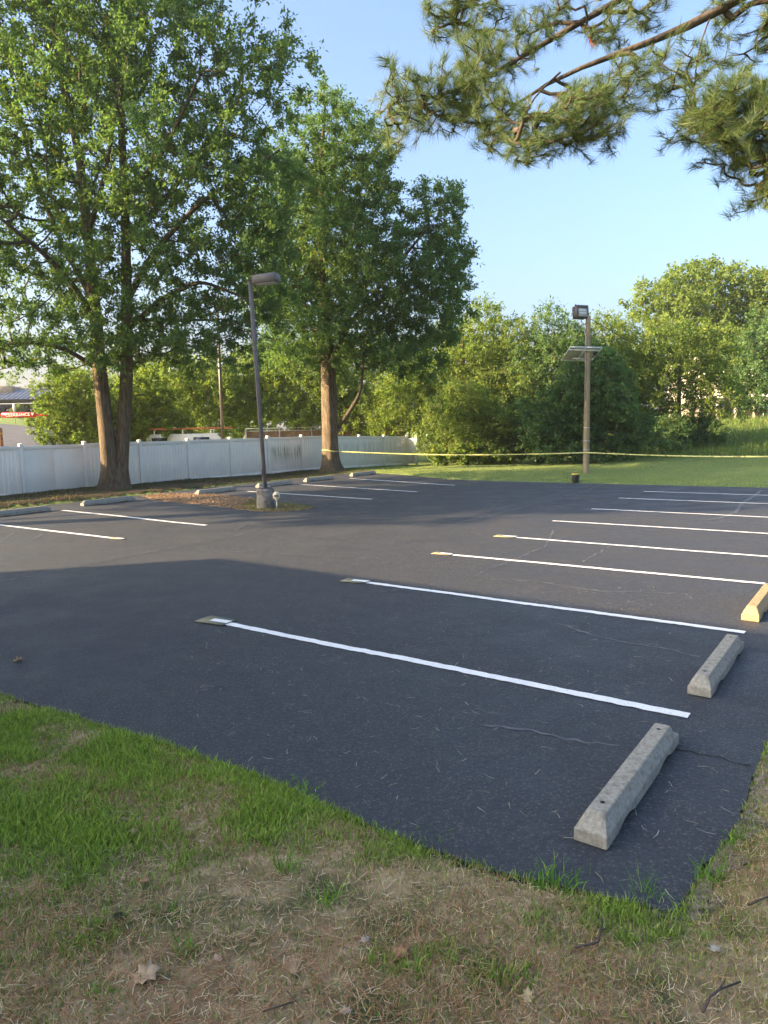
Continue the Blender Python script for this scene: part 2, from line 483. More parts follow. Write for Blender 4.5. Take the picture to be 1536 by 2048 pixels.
# ------------------------------------------------------------------ ground
def axis(segs):
    out = []
    for a, b, st in segs:
        out += list(np.arange(a, b, st))
    return np.array(out + [segs[-1][1]])
xs = axis([(-700, -200, 100), (-200, -60, 20), (-60, -16, 2), (-16, -6, .5), (-6, 4, .12), (4, 16, .5), (16, 60, 2), (60, 200, 20), (200, 700, 100)])
ys = axis([(-60, -4, 4), (-4, 1, .5), (1, 7, .12), (7, 50, .5), (50, 110, 2), (110, 300, 20), (300, 1400, 100)])
gx, gy = np.meshgrid(xs, ys)
GP = np.stack([gx.ravel(), gy.ravel()], 1)
GV = np.concatenate([GP, height(GP)[:, None]], 1)
nx, ny = len(xs), len(ys)
ii = (np.arange(ny - 1)[:, None] * nx + np.arange(nx - 1)[None]).ravel()
ground = link('ground', mesh_np('ground', GV, [np.stack([ii, ii + 1, ii + nx + 1, ii + nx], 1)], [M['turf']], smooth=True))
tag(ground, 'mown green turf around the parking lot', kind='structure')

def densify(poly, step, jit, rng, closed=True):
    out = []
    n = len(poly)
    for i in range(n if closed else n - 1):
        a, b = poly[i], poly[(i + 1) % n]
        L = np.linalg.norm(b - a); k = max(1, int(L / step))
        nr = np.array([-(b - a)[1], (b - a)[0]]) / (L + 1e-9)
        for j in range(k):
            out.append(a + (b - a) * j / k + nr * rng.normal(0, jit))
    if not closed:
        out.append(poly[-1])
    return np.array(out)
def sheet(name, poly, z0, z1, mat, parent=None, zf=None):
    """flat polygon with a skirt down to z0"""
    bm = bmesh.new()
    top = [bm.verts.new((p[0], p[1], z1 if zf is None else zf(p))) for p in poly]
    bm.faces.new(top)
    low = [bm.verts.new((p[0], p[1], z0)) for p in poly]
    n = len(poly)
    for i in range(n):
        bm.faces.new((top[i], low[i], low[(i + 1) % n], top[(i + 1) % n]))
    bmesh.ops.triangulate(bm, faces=[f for f in bm.faces if len(f.verts) > 4])
    bmesh.ops.recalc_face_normals(bm, faces=bm.faces)
    me = bpy.data.meshes.new(name)
    bm.to_mesh(me); bm.free()
    me.materials.append(mat)
    return link(name, me, parent)
rng = np.random.default_rng(3)
lot = sheet('parking_lot', densify(LOT, .09, .008, rng), -.12, 0.0, M['asphalt'])
tag(lot, 'freshly sealed dark asphalt parking lot', kind='structure')

# thatch of the foreground verge (dry turf under the blades)
def patch(name, x0, x1, y0, y1, st, mat, keep, lift):
    xs_, ys_ = np.arange(x0, x1, st), np.arange(y0, y1, st)
    a, b = np.meshgrid(xs_, ys_)
    P = np.stack([a.ravel(), b.ravel()], 1)
    ok = keep(P)
    V = np.concatenate([P, (height(P) + lift)[:, None]], 1)
    n = len(xs_)
    i = (np.arange(len(ys_) - 1)[:, None] * n + np.arange(n - 1)[None]).ravel()
    Q = np.stack([i, i + 1, i + n + 1, i + n], 1)
    Q = Q[ok[Q].all(1)]
    u, inv = np.unique(Q, return_inverse=True)
    return link(name, mesh_np(name, V[u], [inv.reshape(-1, 4)], [mat], smooth=True))
o = patch('verge', -9, 11, -3, 15, .1, M['thatch'], lambda P: (poly_sd(P, LOT) > .02) & (poly_sd(P, LOT) < 5.5), .012)
tag(o, 'dry thatchy verge in front of the lot', kind='structure')
M['grit'] = pmat('grit', (.30, .26, .20), (.15, .125, .095), 40, .95, 90, 1.0, .02, .1, ws=True, c3=(.06, .055, .05), c3scale=14, c3amt=.6)
o = patch('grit_strip', .9, 5.2, 2.5, 8.2, .03, M['grit'], lambda P: (poly_sd(P, LOT) > -.02) & (poly_sd(P, LOT) < .13 + .05 * np.sin(P @ np.array([9.0, 13.0]))) & (P[:, 0] > 1.16 + .0 * P[:, 1]), .022)
tag(o, 'grey grit along the broken right edge of the asphalt', kind='structure')
# soil strip between the lot and the fence
o = patch('soil_strip', -18, 3, 12, 46, .25, M['soil'],
          lambda P: (poly_sd(P, LOT) > .03) & ((P - FEN_A) @ FEN_N > -.3) & ((P - FEN_A) @ FEN_N < 4.2) & ((P - FEN_A) @ FEN_U < 16.5), .012)
tag(o, 'bare shaded soil along the fence', kind='structure')

# painted lines and crack sealer: children of the lot
def ribbon(name, pts, w, z, mat, parent, jit=0.0, step=.12, rng=rng):
    pts = densify(np.array(pts), step, jit, rng, closed=False)
    T = norm(np.gradient(pts, axis=0)); Nn = np.stack([-T[:, 1], T[:, 0]], 1)
    ww = w * .5 * (1 + rng.normal(0, .05 if jit < .01 else .45, len(pts)))[:, None]
    A, B = pts + Nn * ww, pts - Nn * ww
    V = np.concatenate([A, B]); V = np.concatenate([V, np.full((len(V), 1), z)], 1)
    n = len(pts); i = np.arange(n - 1)
    return link(name, mesh_np(name, V, [np.stack([i, i + n, i + n + 1, i + 1], 1)], [mat]), parent)
RIGHT = [((430, 1243), (1378, 1433)), ((715, 1163), (1490, 1266)), ((880, 1108), (1530, 1168)), ((1000, 1073), None), ((1105, 1042), None), ((1183, 1018), None), ((1237, 996.5), None), ((1287, 983), None)]
for s_, e_ in RIGHT:
    a = gp(*s_)[:2]
    b = gp(*e_)[:2] if e_ else a + np.array([4.255, -2.986]) * 1.02
    k = np.linspace(0, 1, 7)[:, None]
    P = a + (b - a) * k
    P[1:-1] += rng.normal(0, .006, (5, 1)) * ALONG
    ribbon('painted_line', list(P), .105, .008, M['paint'], lot, .0035, .05)
LEFT = [((-130, 1035), (245, 1079)), ((125, 1021), (412, 1051)), ((495, 983), (745, 999)), ((600, 969), (835, 984)), ((700, 957), (910, 971))]
for s_, e_ in LEFT:
    a, b = gp(*s_)[:2], gp(*e_)[:2]
    k = np.linspace(0, 1, 6)[:, None]
    P = a + (b - a) * k
    P[1:-1] += rng.normal(0, .015, (4, 1)) * ALONG
    ribbon('painted_line', list(P), .115, .008, M['paint'], lot, .002)
# faint old layout marks at the left
for s_, e_ in [((0, 1085), (28, 1066)), ((60, 1083), (86, 1068)), ((225, 1075), (262, 1082))]:
    ribbon('old_paint_mark', [gp(*s_)[:2], gp(*e_)[:2]], .05, .004, M['crack'], lot, .004)
CR = [[(908, 1040), (1031, 1009)], [(912, 1047), (990, 1029), (1064, 1009)], [(1051, 1005), (1176, 971)], [(1084, 1005), (1136, 989), (1163, 985), (1205, 969)],
      [(1084, 1005), (1185, 1014), (1297, 1018)], [(1522, 981), (1502, 996), (1484, 1007), (1471, 1025), (1440, 1036), (1417, 1040)], [(1417, 1040), (1475, 1045), (1536, 1047)],
      [(1107, 1060), (1093, 1092), (1046, 1112), (957, 1148)], [(1221, 1092), (1158, 1128)], [(984, 1159), (1073, 1163), (1198, 1183), (1297, 1186), (1372, 1188), (1386, 1199)],
      [(1115, 1247), (1190, 1272), (1250, 1284), (1320, 1296), (1400, 1314)], [(0, 1163), (90, 1147), (190, 1126), (330, 1098), (450, 1078), (560, 1046)],
      [(470, 1062), (490, 1050), (540, 1040)], [(330, 1098), (480, 1104), (640, 1112), (760, 1118)], [(960, 1450), (1060, 1462), (1130, 1478), (1240, 1492)], [(700, 1192), (790, 1180), (940, 1185)]]
for i, c in enumerate(CR):
    ribbon('crack_seal', [gp(*p)[:2] for p in c], [.06, .05, .04, .04, .04, .08, .04, .04, .03, .035, .028, .05, .04, .045, .022, .03][i], .004, M['crack'], lot, .014, .07)
for c in [[(1352, 1498), (1400, 1510), (1440, 1517), (1500, 1532)], [(440, 1060), (470, 1062), (520, 1045)]]:
    ribbon('crack', [gp(*p)[:2] for p in c], .012, .004, M['crack_line'], lot, .012, .06)

# planting island round the lamp post
isl = np.array([gp(*p)[:2] for p in [(283, 992), (330, 988), (400, 988), (470, 993), (515, 999), (560, 1007), (610, 1012), (630, 1016), (600, 1021), (545, 1024), (500, 1021), (450, 1014), (370, 1006), (310, 1000)]])
o = sheet('planting_island', densify(isl, .12, .035, rng), -.05, .012, M['mulch'])
tag(o, 'low mulched island in the asphalt', kind='structure')

# ------------------------------------------------------------------ roads behind
pts = [np.array([-34, 43.0]), np.array([-24, 56.0]), np.array([-40, 66.0]), np.array([-62, 70.0]), np.array([-62, 52.0])]
def drape(name, quad, nu, nv, lift, mat):
    a, b, c, d = [np.array(q, float) for q in quad]
    u, v = np.meshgrid(np.linspace(0, 1, nu), np.linspace(0, 1, nv))
    u, v = u.ravel()[:, None], v.ravel()[:, None]
    P = (a * (1 - u) + b * u) * (1 - v) + (d * (1 - u) + c * u) * v
    V = np.concatenate([P, (height(P) + lift)[:, None]], 1)
    i = (np.arange(nv - 1)[:, None] * nu + np.arange(nu - 1)[None]).ravel()
    return link(name, mesh_np(name, V, [np.stack([i, i + 1, i + nu + 1, i + nu], 1)], [mat], smooth=True))
tag(drape('service_drive', [(-60, 40), (-14, 34), (-17, 58), (-60, 58)], 40, 24, .04, M['road']), 'grey drive climbing beyond the white fence', kind='structure')
tag(drape('street', [(14, 68), (90, 66), (90, 76), (14, 78)], 40, 10, .05, M['road']), 'street beyond the meadow', kind='structure')

# ------------------------------------------------------------------ house out of frame at the left: it throws the foreground shade
def sc(s, c):
    u = -S2
    n = np.array([-u[1], u[0]])
    return u * s + n * c
h_rot = math.atan2(-S2[1], -S2[0])
hb = sc(0, 0)
house = empty('brick_house', (0, 0, 0), h_rot)
tag(house, 'brick gabled house beside the lot, outside the photograph on the left', 'house')
S1, S0, C0, C1, CR_, ZE, ZR = -9.2, -26.0, -3.6, 12.07, 4.3, 3.3, 5.63
m = MB()
m.add([(S0, C0, -.2), (S1, C0, -.2), (S1, C1, -.2), (S0, C1, -.2), (S0, C0, ZE), (S1, C0, ZE), (S1, C1, ZE), (S0, C1, ZE), (S0, CR_, ZR), (S1, CR_, ZR)],
      [[0, 1, 5, 4], [2, 3, 7, 6], [1, 2, 6, 9, 5], [3, 0, 4, 8, 7]])
m.build('wall', M['brick'], house)
m = MB()
sl = (ZR - ZE) / (C1 - CR_)
for sg, ce in ((1, C1), (-1, C0)):
    e = ce + sg * .5; ze = ZE - sl * .5
    s0, s1 = S0 - .4, S1 + .3
    m.add([(s0, CR_, ZR), (s1, CR_, ZR), (s1, e, ze), (s0, e, ze), (s0, CR_, ZR + .16), (s1, CR_, ZR + .16), (s1, e, ze + .16), (s0, e, ze + .16)],
          [[0, 1, 2, 3], [4, 7, 6, 5], [1, 5, 6, 2], [0, 3, 7, 4], [3, 2, 6, 7]])
m.build('roof', M['shingle'], house)
for c in (-1.2, 3.2, 8.2):
    w = MB().box((S1 + .01, c, 1.0), (S1 + .05, c + 1.2, 2.4)).build('window', M['glass'], house)
    f = MB()
    for lo, hi in (((0, -.08, 0), (.08, 0, 1.4)), ((0, 1.2, 0), (.08, 1.28, 1.4)), ((0, -.08, 1.4), (.08, 1.28, 1.5)), ((0, -.14, -.1), (.14, 1.34, 0)), ((0, .57, 0), (.07, .63, 1.4))):
        f.box((S1 + lo[0], c + lo[1], 1.0 + lo[2]), (S1 + hi[0], c + hi[1], 1.0 + hi[2]))
    f.build('frame', M['white_metal'], w)
d = MB().box((S1 + .01, 6.0, 0), (S1 + .06, 6.95, 2.05)).build('door', M['dark_wood'], house)
MB().bbox((S1 + .06, 6.82, 1.0), (S1 + .12, 6.88, 1.06), .01).build('handle', M['alu'], d)

# ------------------------------------------------------------------ white vinyl fence
fence = empty('vinyl_fence', (*FEN_A, 0), R(53.99))
tag(fence, 'long white vinyl privacy fence running behind the two big trees', 'fence')
PW, PP = .127, 2.475
post_me = MB().bbox((-PW / 2, -PW / 2, -.3), (PW / 2, PW / 2, 1.90), .008).mesh('post', M['vinyl'])
capm = MB().bbox((-.069, -.069, 1.90), (.069, .069, 1.93), .004)
capm.add([(-.066, -.066, 1.93), (.066, -.066, 1.93), (.066, .066, 1.93), (-.066, .066, 1.93), (0, 0, 1.95)], [[0, 1, 4], [1, 2, 4], [2, 3, 4], [3, 0, 4]])
cap_me = capm.mesh('cap', M['vinyl'])
NB = 15
bw = (PP - PW) / NB
def board_mesh(mat, w, n):
    b = MB().bbox((.0025, -.011, .10), (w - .0025, .011, 1.72), .004)
    return b.mesh(n, mat)
board_me = {k: board_mesh(M[k], bw, 'board') for k in ('vinyl', 'vinyl_stain', 'vinyl_stain2')}
wide_me = board_mesh(M['vinyl'], (PP - PW) / 2, 'board')
rail_me = MB().bbox((0, -.024, 1.70), (PP - PW, .024, 1.85), .006).mesh('top_rail', M['vinyl'])
rail2_me = MB().bbox((0, -.024, .02), (PP - PW, .024, .15), .006).mesh('bottom_rail', M['vinyl'])
for i in range(-2, 11):
    t = i * PP
    z = -.02 * max(0, t - 15) + float(rng.normal(0, .006))
    p = link('post', post_me, fence, (t, 0, z)); link('cap', cap_me, p)
    if i == 10:
        break
    tl = float(rng.normal(0, .003))
    link('top_rail', rail_me, fence, (t + PW / 2, 0, z), (0, tl + (.02 if t > 15 else 0), 0))
    link('bottom_rail', rail2_me, fence, (t + PW / 2, 0, z), (0, tl + (.02 if t > 15 else 0), 0))
    if i == 0:
        for k in range(2):
            link('board', wide_me, fence, (t + PW / 2 + k * (PP - PW) / 2, 0, z))
    else:
        me = board_me[{5: 'vinyl_stain', 8: 'vinyl_stain2', 9: 'vinyl_stain2', 7: 'vinyl_stain2'}.get(i, 'vinyl')]
        for k in range(NB):
            link('board', me, fence, (t + PW / 2 + k * bw, float(rng.normal(0, .0015)), z - (.02 * k * bw if t > 15 else 0)))
# short return at the far end
tE = 10 * PP
for k in range(4):
    link('board', board_me['vinyl'], fence, (tE, -PW / 2 - k * bw, -.2), (0, 0, R(-90)))
p = link('post', post_me, fence, (tE, -PW - 4 * bw, -.2)); link('cap', cap_me, p)

# ------------------------------------------------------------------ wheel stops
def wheel_stop_mesh(L, W, Hh, name='body', seed=0):
    r = np.random.default_rng(seed)
    bm = bmesh.new()
    tw, vh, ec = W * .27, Hh * .48, .085
    xsn = [-L / 2, -L / 2 + ec]
    k = 14
    xsn += list(np.linspace(-L / 2 + ec, L / 2 - ec, k)[1:-1]) + [L / 2 - ec, L / 2]
    rows = []
    for j, x in enumerate(xsn):
        end = j in (0, len(xsn) - 1)
        notch = (.20 < abs(x) / L < .33)
        zb = .028 if notch else 0.0
        if end:
            prof = [(-W / 2, 0), (-W / 2, vh), (-tw * .9, vh + .004), (tw * .9, vh + .004), (W / 2, vh), (W / 2, 0)]
        else:
            prof = [(-W / 2, zb), (-W / 2, vh), (-tw, Hh), (tw, Hh), (W / 2, vh), (W / 2, zb)]
        rows.append([bm.verts.new((x, y, z)) for y, z in prof])
    for a, b in zip(rows[:-1], rows[1:]):
        for i in range(5):
            bm.faces.new((a[i], a[i + 1], b[i + 1], b[i]))
        bm.faces.new((a[5], a[0], b[0], b[5]))
    bm.faces.new(rows[0][::-1]); bm.faces.new(rows[-1])
    bmesh.ops.recalc_face_normals(bm, faces=bm.faces)
    bmesh.ops.bevel(bm, geom=[e for e in bm.edges if e.calc_face_angle(0) > .35], offset=.005, segments=1, affect='EDGES')
    me = bpy.data.meshes.new(name)
    bm.to_mesh(me); bm.free()
    me.materials.append(M['concrete'])
    return me
hole_me = MB()
a_ = np.arange(12) * math.pi / 6
ro, ri = .0135, .010
hv = [(math.cos(t) * ro, math.sin(t) * ro, .0015) for t in a_] + [(math.cos(t) * ri, math.sin(t) * ri, .0005) for t in a_] + [(0, 0, .0004)]
hole_me.add(hv, [[i, (i + 1) % 12, 12 + (i + 1) % 12, 12 + i] for i in range(12)] + [[12 + i, 12 + (i + 1) % 12, 24] for i in range(12)])
hole_me = hole_me.mesh('bolt_hole', M['hole'])
M['concrete_sun_tint'] = pmat('sun_tint_concrete', (.44, .33, .17), (.34, .25, .13), 45, .88, 150, .9, .006, .25, c3=(.24, .19, .12), c3scale=16, c3amt=.35)  # same grey concrete with the warm sunlight mixed into its base colour
def wheel_stop(p, ang, L, W, Hh, label, group, seed, roll=0):
    e = empty('wheel_stop', (p[0], p[1], .003), ang)
    tag(e, label, 'wheel stop', group)
    me = wheel_stop_mesh(L, W, Hh, seed=seed)
    if seed == 3: me.materials[0] = M['concrete_sun_tint']
    link('body', me, e)
    for sx in (-1, 1):
        link('bolt_hole', hole_me, e, (sx * (L / 2 - .19), 0, Hh + .0015))
    return e
ANG = R(54.2)
a, b = gp(1180, 1696)[:2], gp(1322, 1500)[:2]
st_dir = np.array([math.cos(R(54.2)), math.sin(R(54.2))])
g0 = 'concrete wheel stops along the right of the lot'
def near_stop(pxa, L, ang, label, seed):
    a = gp(*pxa)[:2]
    u = np.array([math.cos(ang), math.sin(ang)])
    c = a + u * L / 2
    return wheel_stop(c, ang, L, .18, .15, label, g0, seed)
near_stop((1180, 1692), 1.50, R(54.2), 'nearest and largest grey concrete wheel stop, close to the grass corner', 1)
near_stop((1398, 1393), 1.50, R(54.2), 'shaded grey wheel stop, second back from the grass corner on the right', 2)
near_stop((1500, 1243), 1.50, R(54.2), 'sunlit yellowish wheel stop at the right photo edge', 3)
g1 = 'concrete wheel stops along the fence side'
LS = [((-25, 1037), (93, 1021), 'wheel stop at the left photo edge, in front of the first fence panels'), ((160, 1013), (271, 1000), 'wheel stop at the foot of the double-trunk tree'),
      ((389, 990), (473, 981), 'wheel stop between the double-trunk tree and the lamp post'), ((513, 976), (583, 968), 'wheel stop right behind the lamp post pedestal'),
      ((607, 965), (666, 957), 'wheel stop before the single-trunk tree, left of the farthest one'), ((700, 954), (751, 947), 'farthest wheel stop, at the far corner of the lot')]
for i, (a, b, lab) in enumerate(LS):
    A, B = gp(*a)[:2], gp(*b)[:2]
    c = (A + B) / 2
    wheel_stop(c, R(54.2) + [.02, 0, .05, -.03, .03, 0][i], 1.85, .2, .16, lab, g1, 10 + i)

# ------------------------------------------------------------------ felt masks left at the line ends
for i, (p, w, l, mt, ang, lab) in enumerate([
        ((432, 1243), .26, .42, 'paper', -30, 'grey felt mask with white overspray at the end of the nearest line'),
        ((712, 1163), .24, .40, 'paper', -28, 'grey felt mask with white overspray at the end of the second nearest line'),
        ((886, 1108.5), .20, .36, 'paper_tan', -36, 'tan mask at the end of the third line, in the sun'),
        ((1012, 1073.5), .26, .44, 'paper_tan', -32, 'tan mask at the end of the fourth line, beside the third'),
        ((236, 1078), .16, .36, 'paper_tan', -36, 'tan mask at the end of the line on the left side')]):
    g_ = gp(*p)
    e = empty('line_mask', (g_[0], g_[1], .011), R(ang))
    tag(e, lab, 'mask board', 'masks at the line ends')
    r = np.random.default_rng(50 + i)
    MB().add([(-l / 2, -w / 2, 0), (l / 2, -w / 2, 0), (l / 2, w / 2, 0), (-l / 2, w / 2, 0), (-l / 2, -w / 2, .005), (l / 2, -w / 2 * .9, .009), (l / 2, w / 2, .004), (-l / 2, w / 2, .006)],
             [[0, 3, 2, 1], [4, 5, 6, 7], [0, 1, 5, 4], [1, 2, 6, 5], [2, 3, 7, 6], [3, 0, 4, 7]]).build('board', M[mt], e)
    MB().add([(-.05, -.055, .0095), (l / 2, -.06, .0115), (l / 2, .05, .0095), (-.06, .045, .0095)], [[0, 1, 2, 3]]).build('overspray', M['paint'], e)

# ------------------------------------------------------------------ lamp post on pedestal
lb = gp(532, 1016)
lamp = empty('lamp_post', (lb[0], lb[1], 0))
tag(lamp, 'leaning dark bronze lamp post on a round concrete pedestal', 'lamp post')
n = 28; rr = .25
prof = [(.26, -.1), (.26, .1), (.255, .3), (.25, .52), (.235, .56), (.12, .565)]
r_ = np.random.default_rng(5)
V, Q = tube_np([(0, 0, z) for _, z in prof], [p for p, _ in prof], n, 1 + r_.normal(0, .012, (len(prof), n)))
me = mesh_np('pedestal', V, [Q, np.arange(len(V) - n, len(V))[None]], [M['concrete_dark']], smooth=False)
link('pedestal', me, lamp)
ptop = at(500, 561, lb[1]) - np.array([lb[0], lb[1], 0])
pbot = np.array([0.0, 0, .56])
dv = Vector(ptop - pbot)
q = dv.to_track_quat('Z', 'Y').to_matrix().to_4x4()
T = Matrix.Translation(pbot) @ q @ Matrix.Rotation(R(20), 4, 'Z')
MB().bbox((-.053, -.053, 0), (.053, .053, dv.length), .010, T).build('pole', M['bronze_worn'], lamp)
pl = MB().bbox((-.16, -.16, .0), (.16, .16, .025), .006, T).build('base_plate', M['bronze'], lamp)
bm_ = MB()
for sx in (-1, 1):
    for sy in (-1, 1):
        bm_ = MB().tube([T @ Vector((sx * .12, sy * .12, .02)), T @ Vector((sx * .12, sy * .12, .075))], .014, 6).build('anchor_bolt', M['galv'], pl)
MB().bbox((-.07, -.07, dv.length - .02), (.07, .07, dv.length + .05), .008, T).build('pole_cap', M['bronze'], lamp)
HT = Matrix.Translation(Vector(ptop) + Vector((0, 0, -.03))) @ Matrix.Rotation(R(-16), 4, 'Z') @ Matrix.Rotation(R(-3), 4, 'Y')
MB().bbox((.05, -.05, -.06), (.16, .05, .06), .006, HT).build('arm', M['bronze'], lamp)
hd = MB().bbox((.15, -.2, -.11), (.84, .2, .12), .018, HT).build('lamp_head', M['bronze_worn'], lamp)
MB().bbox((.22, -.15, -.135), (.78, .15, -.112), .006, HT).build('lens', M['lens'], hd)
MB().bbox((-.05, -.001, .35), (.05, .008, .55), .004, T @ Matrix.Translation((0, -.07, 0))).build('hand_hole_cover', M['bronze'], lamp)

# yard sign
ys_ = gp(554, 1020)
sg = empty('yard_sign', (ys_[0], ys_[1], .05), R(-8))
tag(sg, 'small cream octagonal yard sign on a stake beside the lamp pedestal', 'sign')
MB().tube([(0, 0, -.1), (0, 0, .22)], .012, 6).build('stake', M['alu'], sg)
def disc(n, rx, rz, zc, y0, y1, rot=0):
    a = np.arange(n) * 2 * math.pi / n + rot
    F_ = [(rx * math.cos(t), y0, zc + rz * math.sin(t)) for t in a] + [(rx * math.cos(t), y1, zc + rz * math.sin(t)) for t in a]
    return MB().add(F_, [list(range(n)), list(range(n, 2 * n))[::-1]] + [[i, n + i, n + (i + 1) % n, (i + 1) % n] for i in range(n)])
pl_ = disc(8, .105, .13, .34, -.012, .004, R(22.5)).build('plate', M['cream_sign'], sg)
MB().box((-.065, -.0145, .325), (.065, -.0125, .365)).build('print', M['dark_print'], pl_)
MB().box((-.05, -.0145, .385), (.05, -.0125, .405)).build('print', M['dark_print'], pl_)
MB().box((-.03, -.0145, .29), (.03, -.0125, .302)).build('print', M['dark_print'], pl_)

# second lamp pole behind the fence
def far_pole(px, py0, py1, Y, w, label, mat='bronze'):
    a, b = at(px[0], py0, Y), at(px[1], py1, Y)
    a[2] = height(a[None, :2])[0] - .1
    e = empty('light_pole', a); tag(e, label, 'pole')
    MB().tube([(0, 0, 0), tuple(b - a)], [w, w * .9], 8).build('pole', M[mat], e)
    c = b - a
    MB().bbox((c[0], c[1] - .18, c[2] - .12), (c[0] + .75, c[1] + .18, c[2] + .1), .02).build('lamp_head', M[mat], e)
    return e
far_pole((445, 434), 880, 600, 38, .085, 'brown lamp pole rising behind the fence beside the white van')
far_pole((338, 338), 870, 738, 58, .07, 'thin pale pole showing between the shrubs left of the van', 'alu')

# ------------------------------------------------------------------ utility pole with floodlight and solar panel
ub = gp(1172, 946)
up = empty('utility_pole', (ub[0], ub[1], 0))
tag(up, 'round wooden utility pole carrying a floodlight and a solar panel', 'utility pole')
PT = at(1176.5, 632, ub[1]) - np.array([ub[0], ub[1], 0])
k = np.linspace(0, 1, 14)
P = np.array([0, 0, -.3]) + (PT - np.array([0, 0, -.3])) * k[:, None]
fl = 1 + np.random.default_rng(2).normal(0, .015, (14, 14))
V, Q = tube_np(P, .145 - .04 * k, 14, fl)
link('pole', mesh_np('pole', V, [Q, np.arange(len(V) - 14, len(V))[None]], [M['pole_wood']], smooth=True), up)
for z in (1.02, 1.42, 2.0):
    MB().tube([(PT[0] * z / 7, 0, z), (PT[0] * z / 7, 0, z + .03)], .15, 14).build('band', M['galv'], up)
ft = at(1164, 624, ub[1]) - np.array([ub[0], ub[1], 0])
FT = Matrix.Translation((ft[0] - .02, ft[1] - .12, ft[2])) @ Matrix.Rotation(R(22), 4, 'Z') @ Matrix.Rotation(R(-6), 4, 'X')
hd = MB().bbox((-.30, -.02, -.27), (.30, .34, .27), .04, FT).build('floodlight', M['bronze_worn'], up)
MB().bbox((-.25, -.035, -.21), (.25, -.018, .15), .01, FT).build('lens', M['lens'], hd)
for z in (-.1, .02):
    MB().bbox((-.17, -.05, z), (.17, -.036, z + .05), .006, FT).build('lamp_tube', M['white_metal'], hd)
fr = MB()
for lo, hi in (((-.3, -.05, -.27), (-.25, -.018, .27)), ((.25, -.05, -.27), (.3, -.018, .27)), ((-.25, -.05, .15), (.25, -.018, .27)), ((-.25, -.05, -.27), (.25, -.018, -.21))):
    fr.box(lo, hi, FT)
fr.build('bezel', M['bronze'], hd)
MB().tube([FT @ Vector((-.22, .15, .27)), FT @ Vector((-.22, .15, .34))], .035, 8).build('photocell', M['bronze'], hd)
br = MB()
br.tube([PT + np.array([0, 0, -.35]), PT + np.array([.0, 0, .12]), ft + np.array([.12, .05, -.1])], .04, 8)
br.build('bracket', M['galv'], up)
# solar panel: near edge high, seen from underneath
c1, c2, c3, c4 = [at(px, py, Y) - np.array([ub[0], ub[1], 0]) for px, py, Y in ((1141, 693, ub[1] - .30), (1205, 694.5, ub[1] - .30), (1189, 721.5, ub[1] + .80), (1122, 720, ub[1] + .80))]
c1 = np.array(c1); ux = (np.array(c2) - c1); uy = (np.array(c4) - c1)
c3 = c1 + ux + uy
nn_ = np.cross(ux, uy); nn_ /= np.linalg.norm(nn_)
if nn_[2] < 0: nn_ = -nn_
sp = empty('solar_panel_rig'); sp.parent = up
bpy.data.objects.remove(sp)
def pslab(u0, u1, v0, v1, z0, z1):
    V = []
    for z in (z0, z1):
        for u, v in ((u0, v0), (u1, v0), (u1, v1), (u0, v1)):
            V.append(c1 + ux * u + uy * v + nn_ * z)
    return V, [[0, 3, 2, 1], [4, 5, 6, 7], [0, 1, 5, 4], [1, 2, 6, 5], [2, 3, 7, 6], [3, 0, 4, 7]]
for u0, u1 in ((0, .49), (.51, 1)):
    pn = MB().add(*pslab(u0 + .012, u1 - .012, .012, .988, -.012, .006)).build('solar_panel', M['panel_back'], up)
    MB().add(*pslab(u0 + .012, u1 - .012, .012, .988, .007, .012)).build('cells', M['cell'], pn)
    f = MB()
    for a in ((u0, u1, 0, .03), (u0, u1, .97, 1), (u0, u0 + .02, .03, .97), (u1 - .02, u1, .03, .97)):
        f.add(*pslab(*a, -.035, .016))
    f.build('frame', M['alu'], pn)
MB().add(*pslab(.02, .98, .12, .17, -.085, -.036)).build('rail', M['white_metal'], up)
MB().add(*pslab(.30, .98, .74, .80, -.085, -.036)).build('rail', M['white_metal'], up)
MB().add(*pslab(.86, .95, .30, .46, -.09, -.013)).build('junction_box', M['black_plastic'], up)
pc = c1 + ux * .52
for v in (.145, .77):
    b_ = c1 + ux * .55 + uy * v - nn_ * .08
    MB().tube([b_, (PT[0] * .8, 0, b_[2] - .28 * (v - .1))], .025, 6).build('strut', M['galv'], up)
MB().tube([b_ for b_ in [c1 + ux * .9 + uy * .38 - nn_ * .09, c1 + ux * .8 + uy * .5 - nn_ * .22, np.array([PT[0] * .75 + .12, -.12, 4.9]), np.array([PT[0] * .6 + .13, -.12, 4.2])]], .012, 6).build('wire', M['cable'], up)
MB().tube([(PT[0] * .55 - .13, -.1, 3.2), (PT[0] * .9 - .12, -.1, 6.0), tuple(ft + np.array([-.05, .1, -.2]))], .018, 6).build('conduit', M['galv'], up)
# overhead wire
fp = at(1464, 735, 72); fpb = at(1466, 848, 72)
def span(a, b, sag, n=24):
    k = np.linspace(0, 1, n)[:, None]
    P = np.array(a) + (np.array(b) - np.array(a)) * k
    P[:, 2] -= (4 * sag * k * (1 - k))[:, 0]
    return P
w0 = np.array([ub[0], ub[1], 0]) + PT + np.array([.1, 0, -.12])
o = MB().tube(span(w0, fp, .9), .016, 5).build('overhead_wire', M['cable'])
tag(o, 'thin overhead wire from the utility pole towards the far pole', 'wire', 'overhead wires')
e = empty('street_pole', (fp[0], fp[1], height(fp[None, :2])[0]))
tag(e, 'distant wooden pole beyond the meadow at right', 'utility pole')
zb = height(fp[None, :2])[0]
MB().tube([(0, 0, -.2), (0, 0, fp[2] - zb + .3)], [.2, .15], 10).build('pole', M['pole_wood'], e)
MB().bbox((-.9, -.06, fp[2] - zb - .3), (.9, .06, fp[2] - zb - .15), .01).build('crossarm', M['pole_wood'], e)
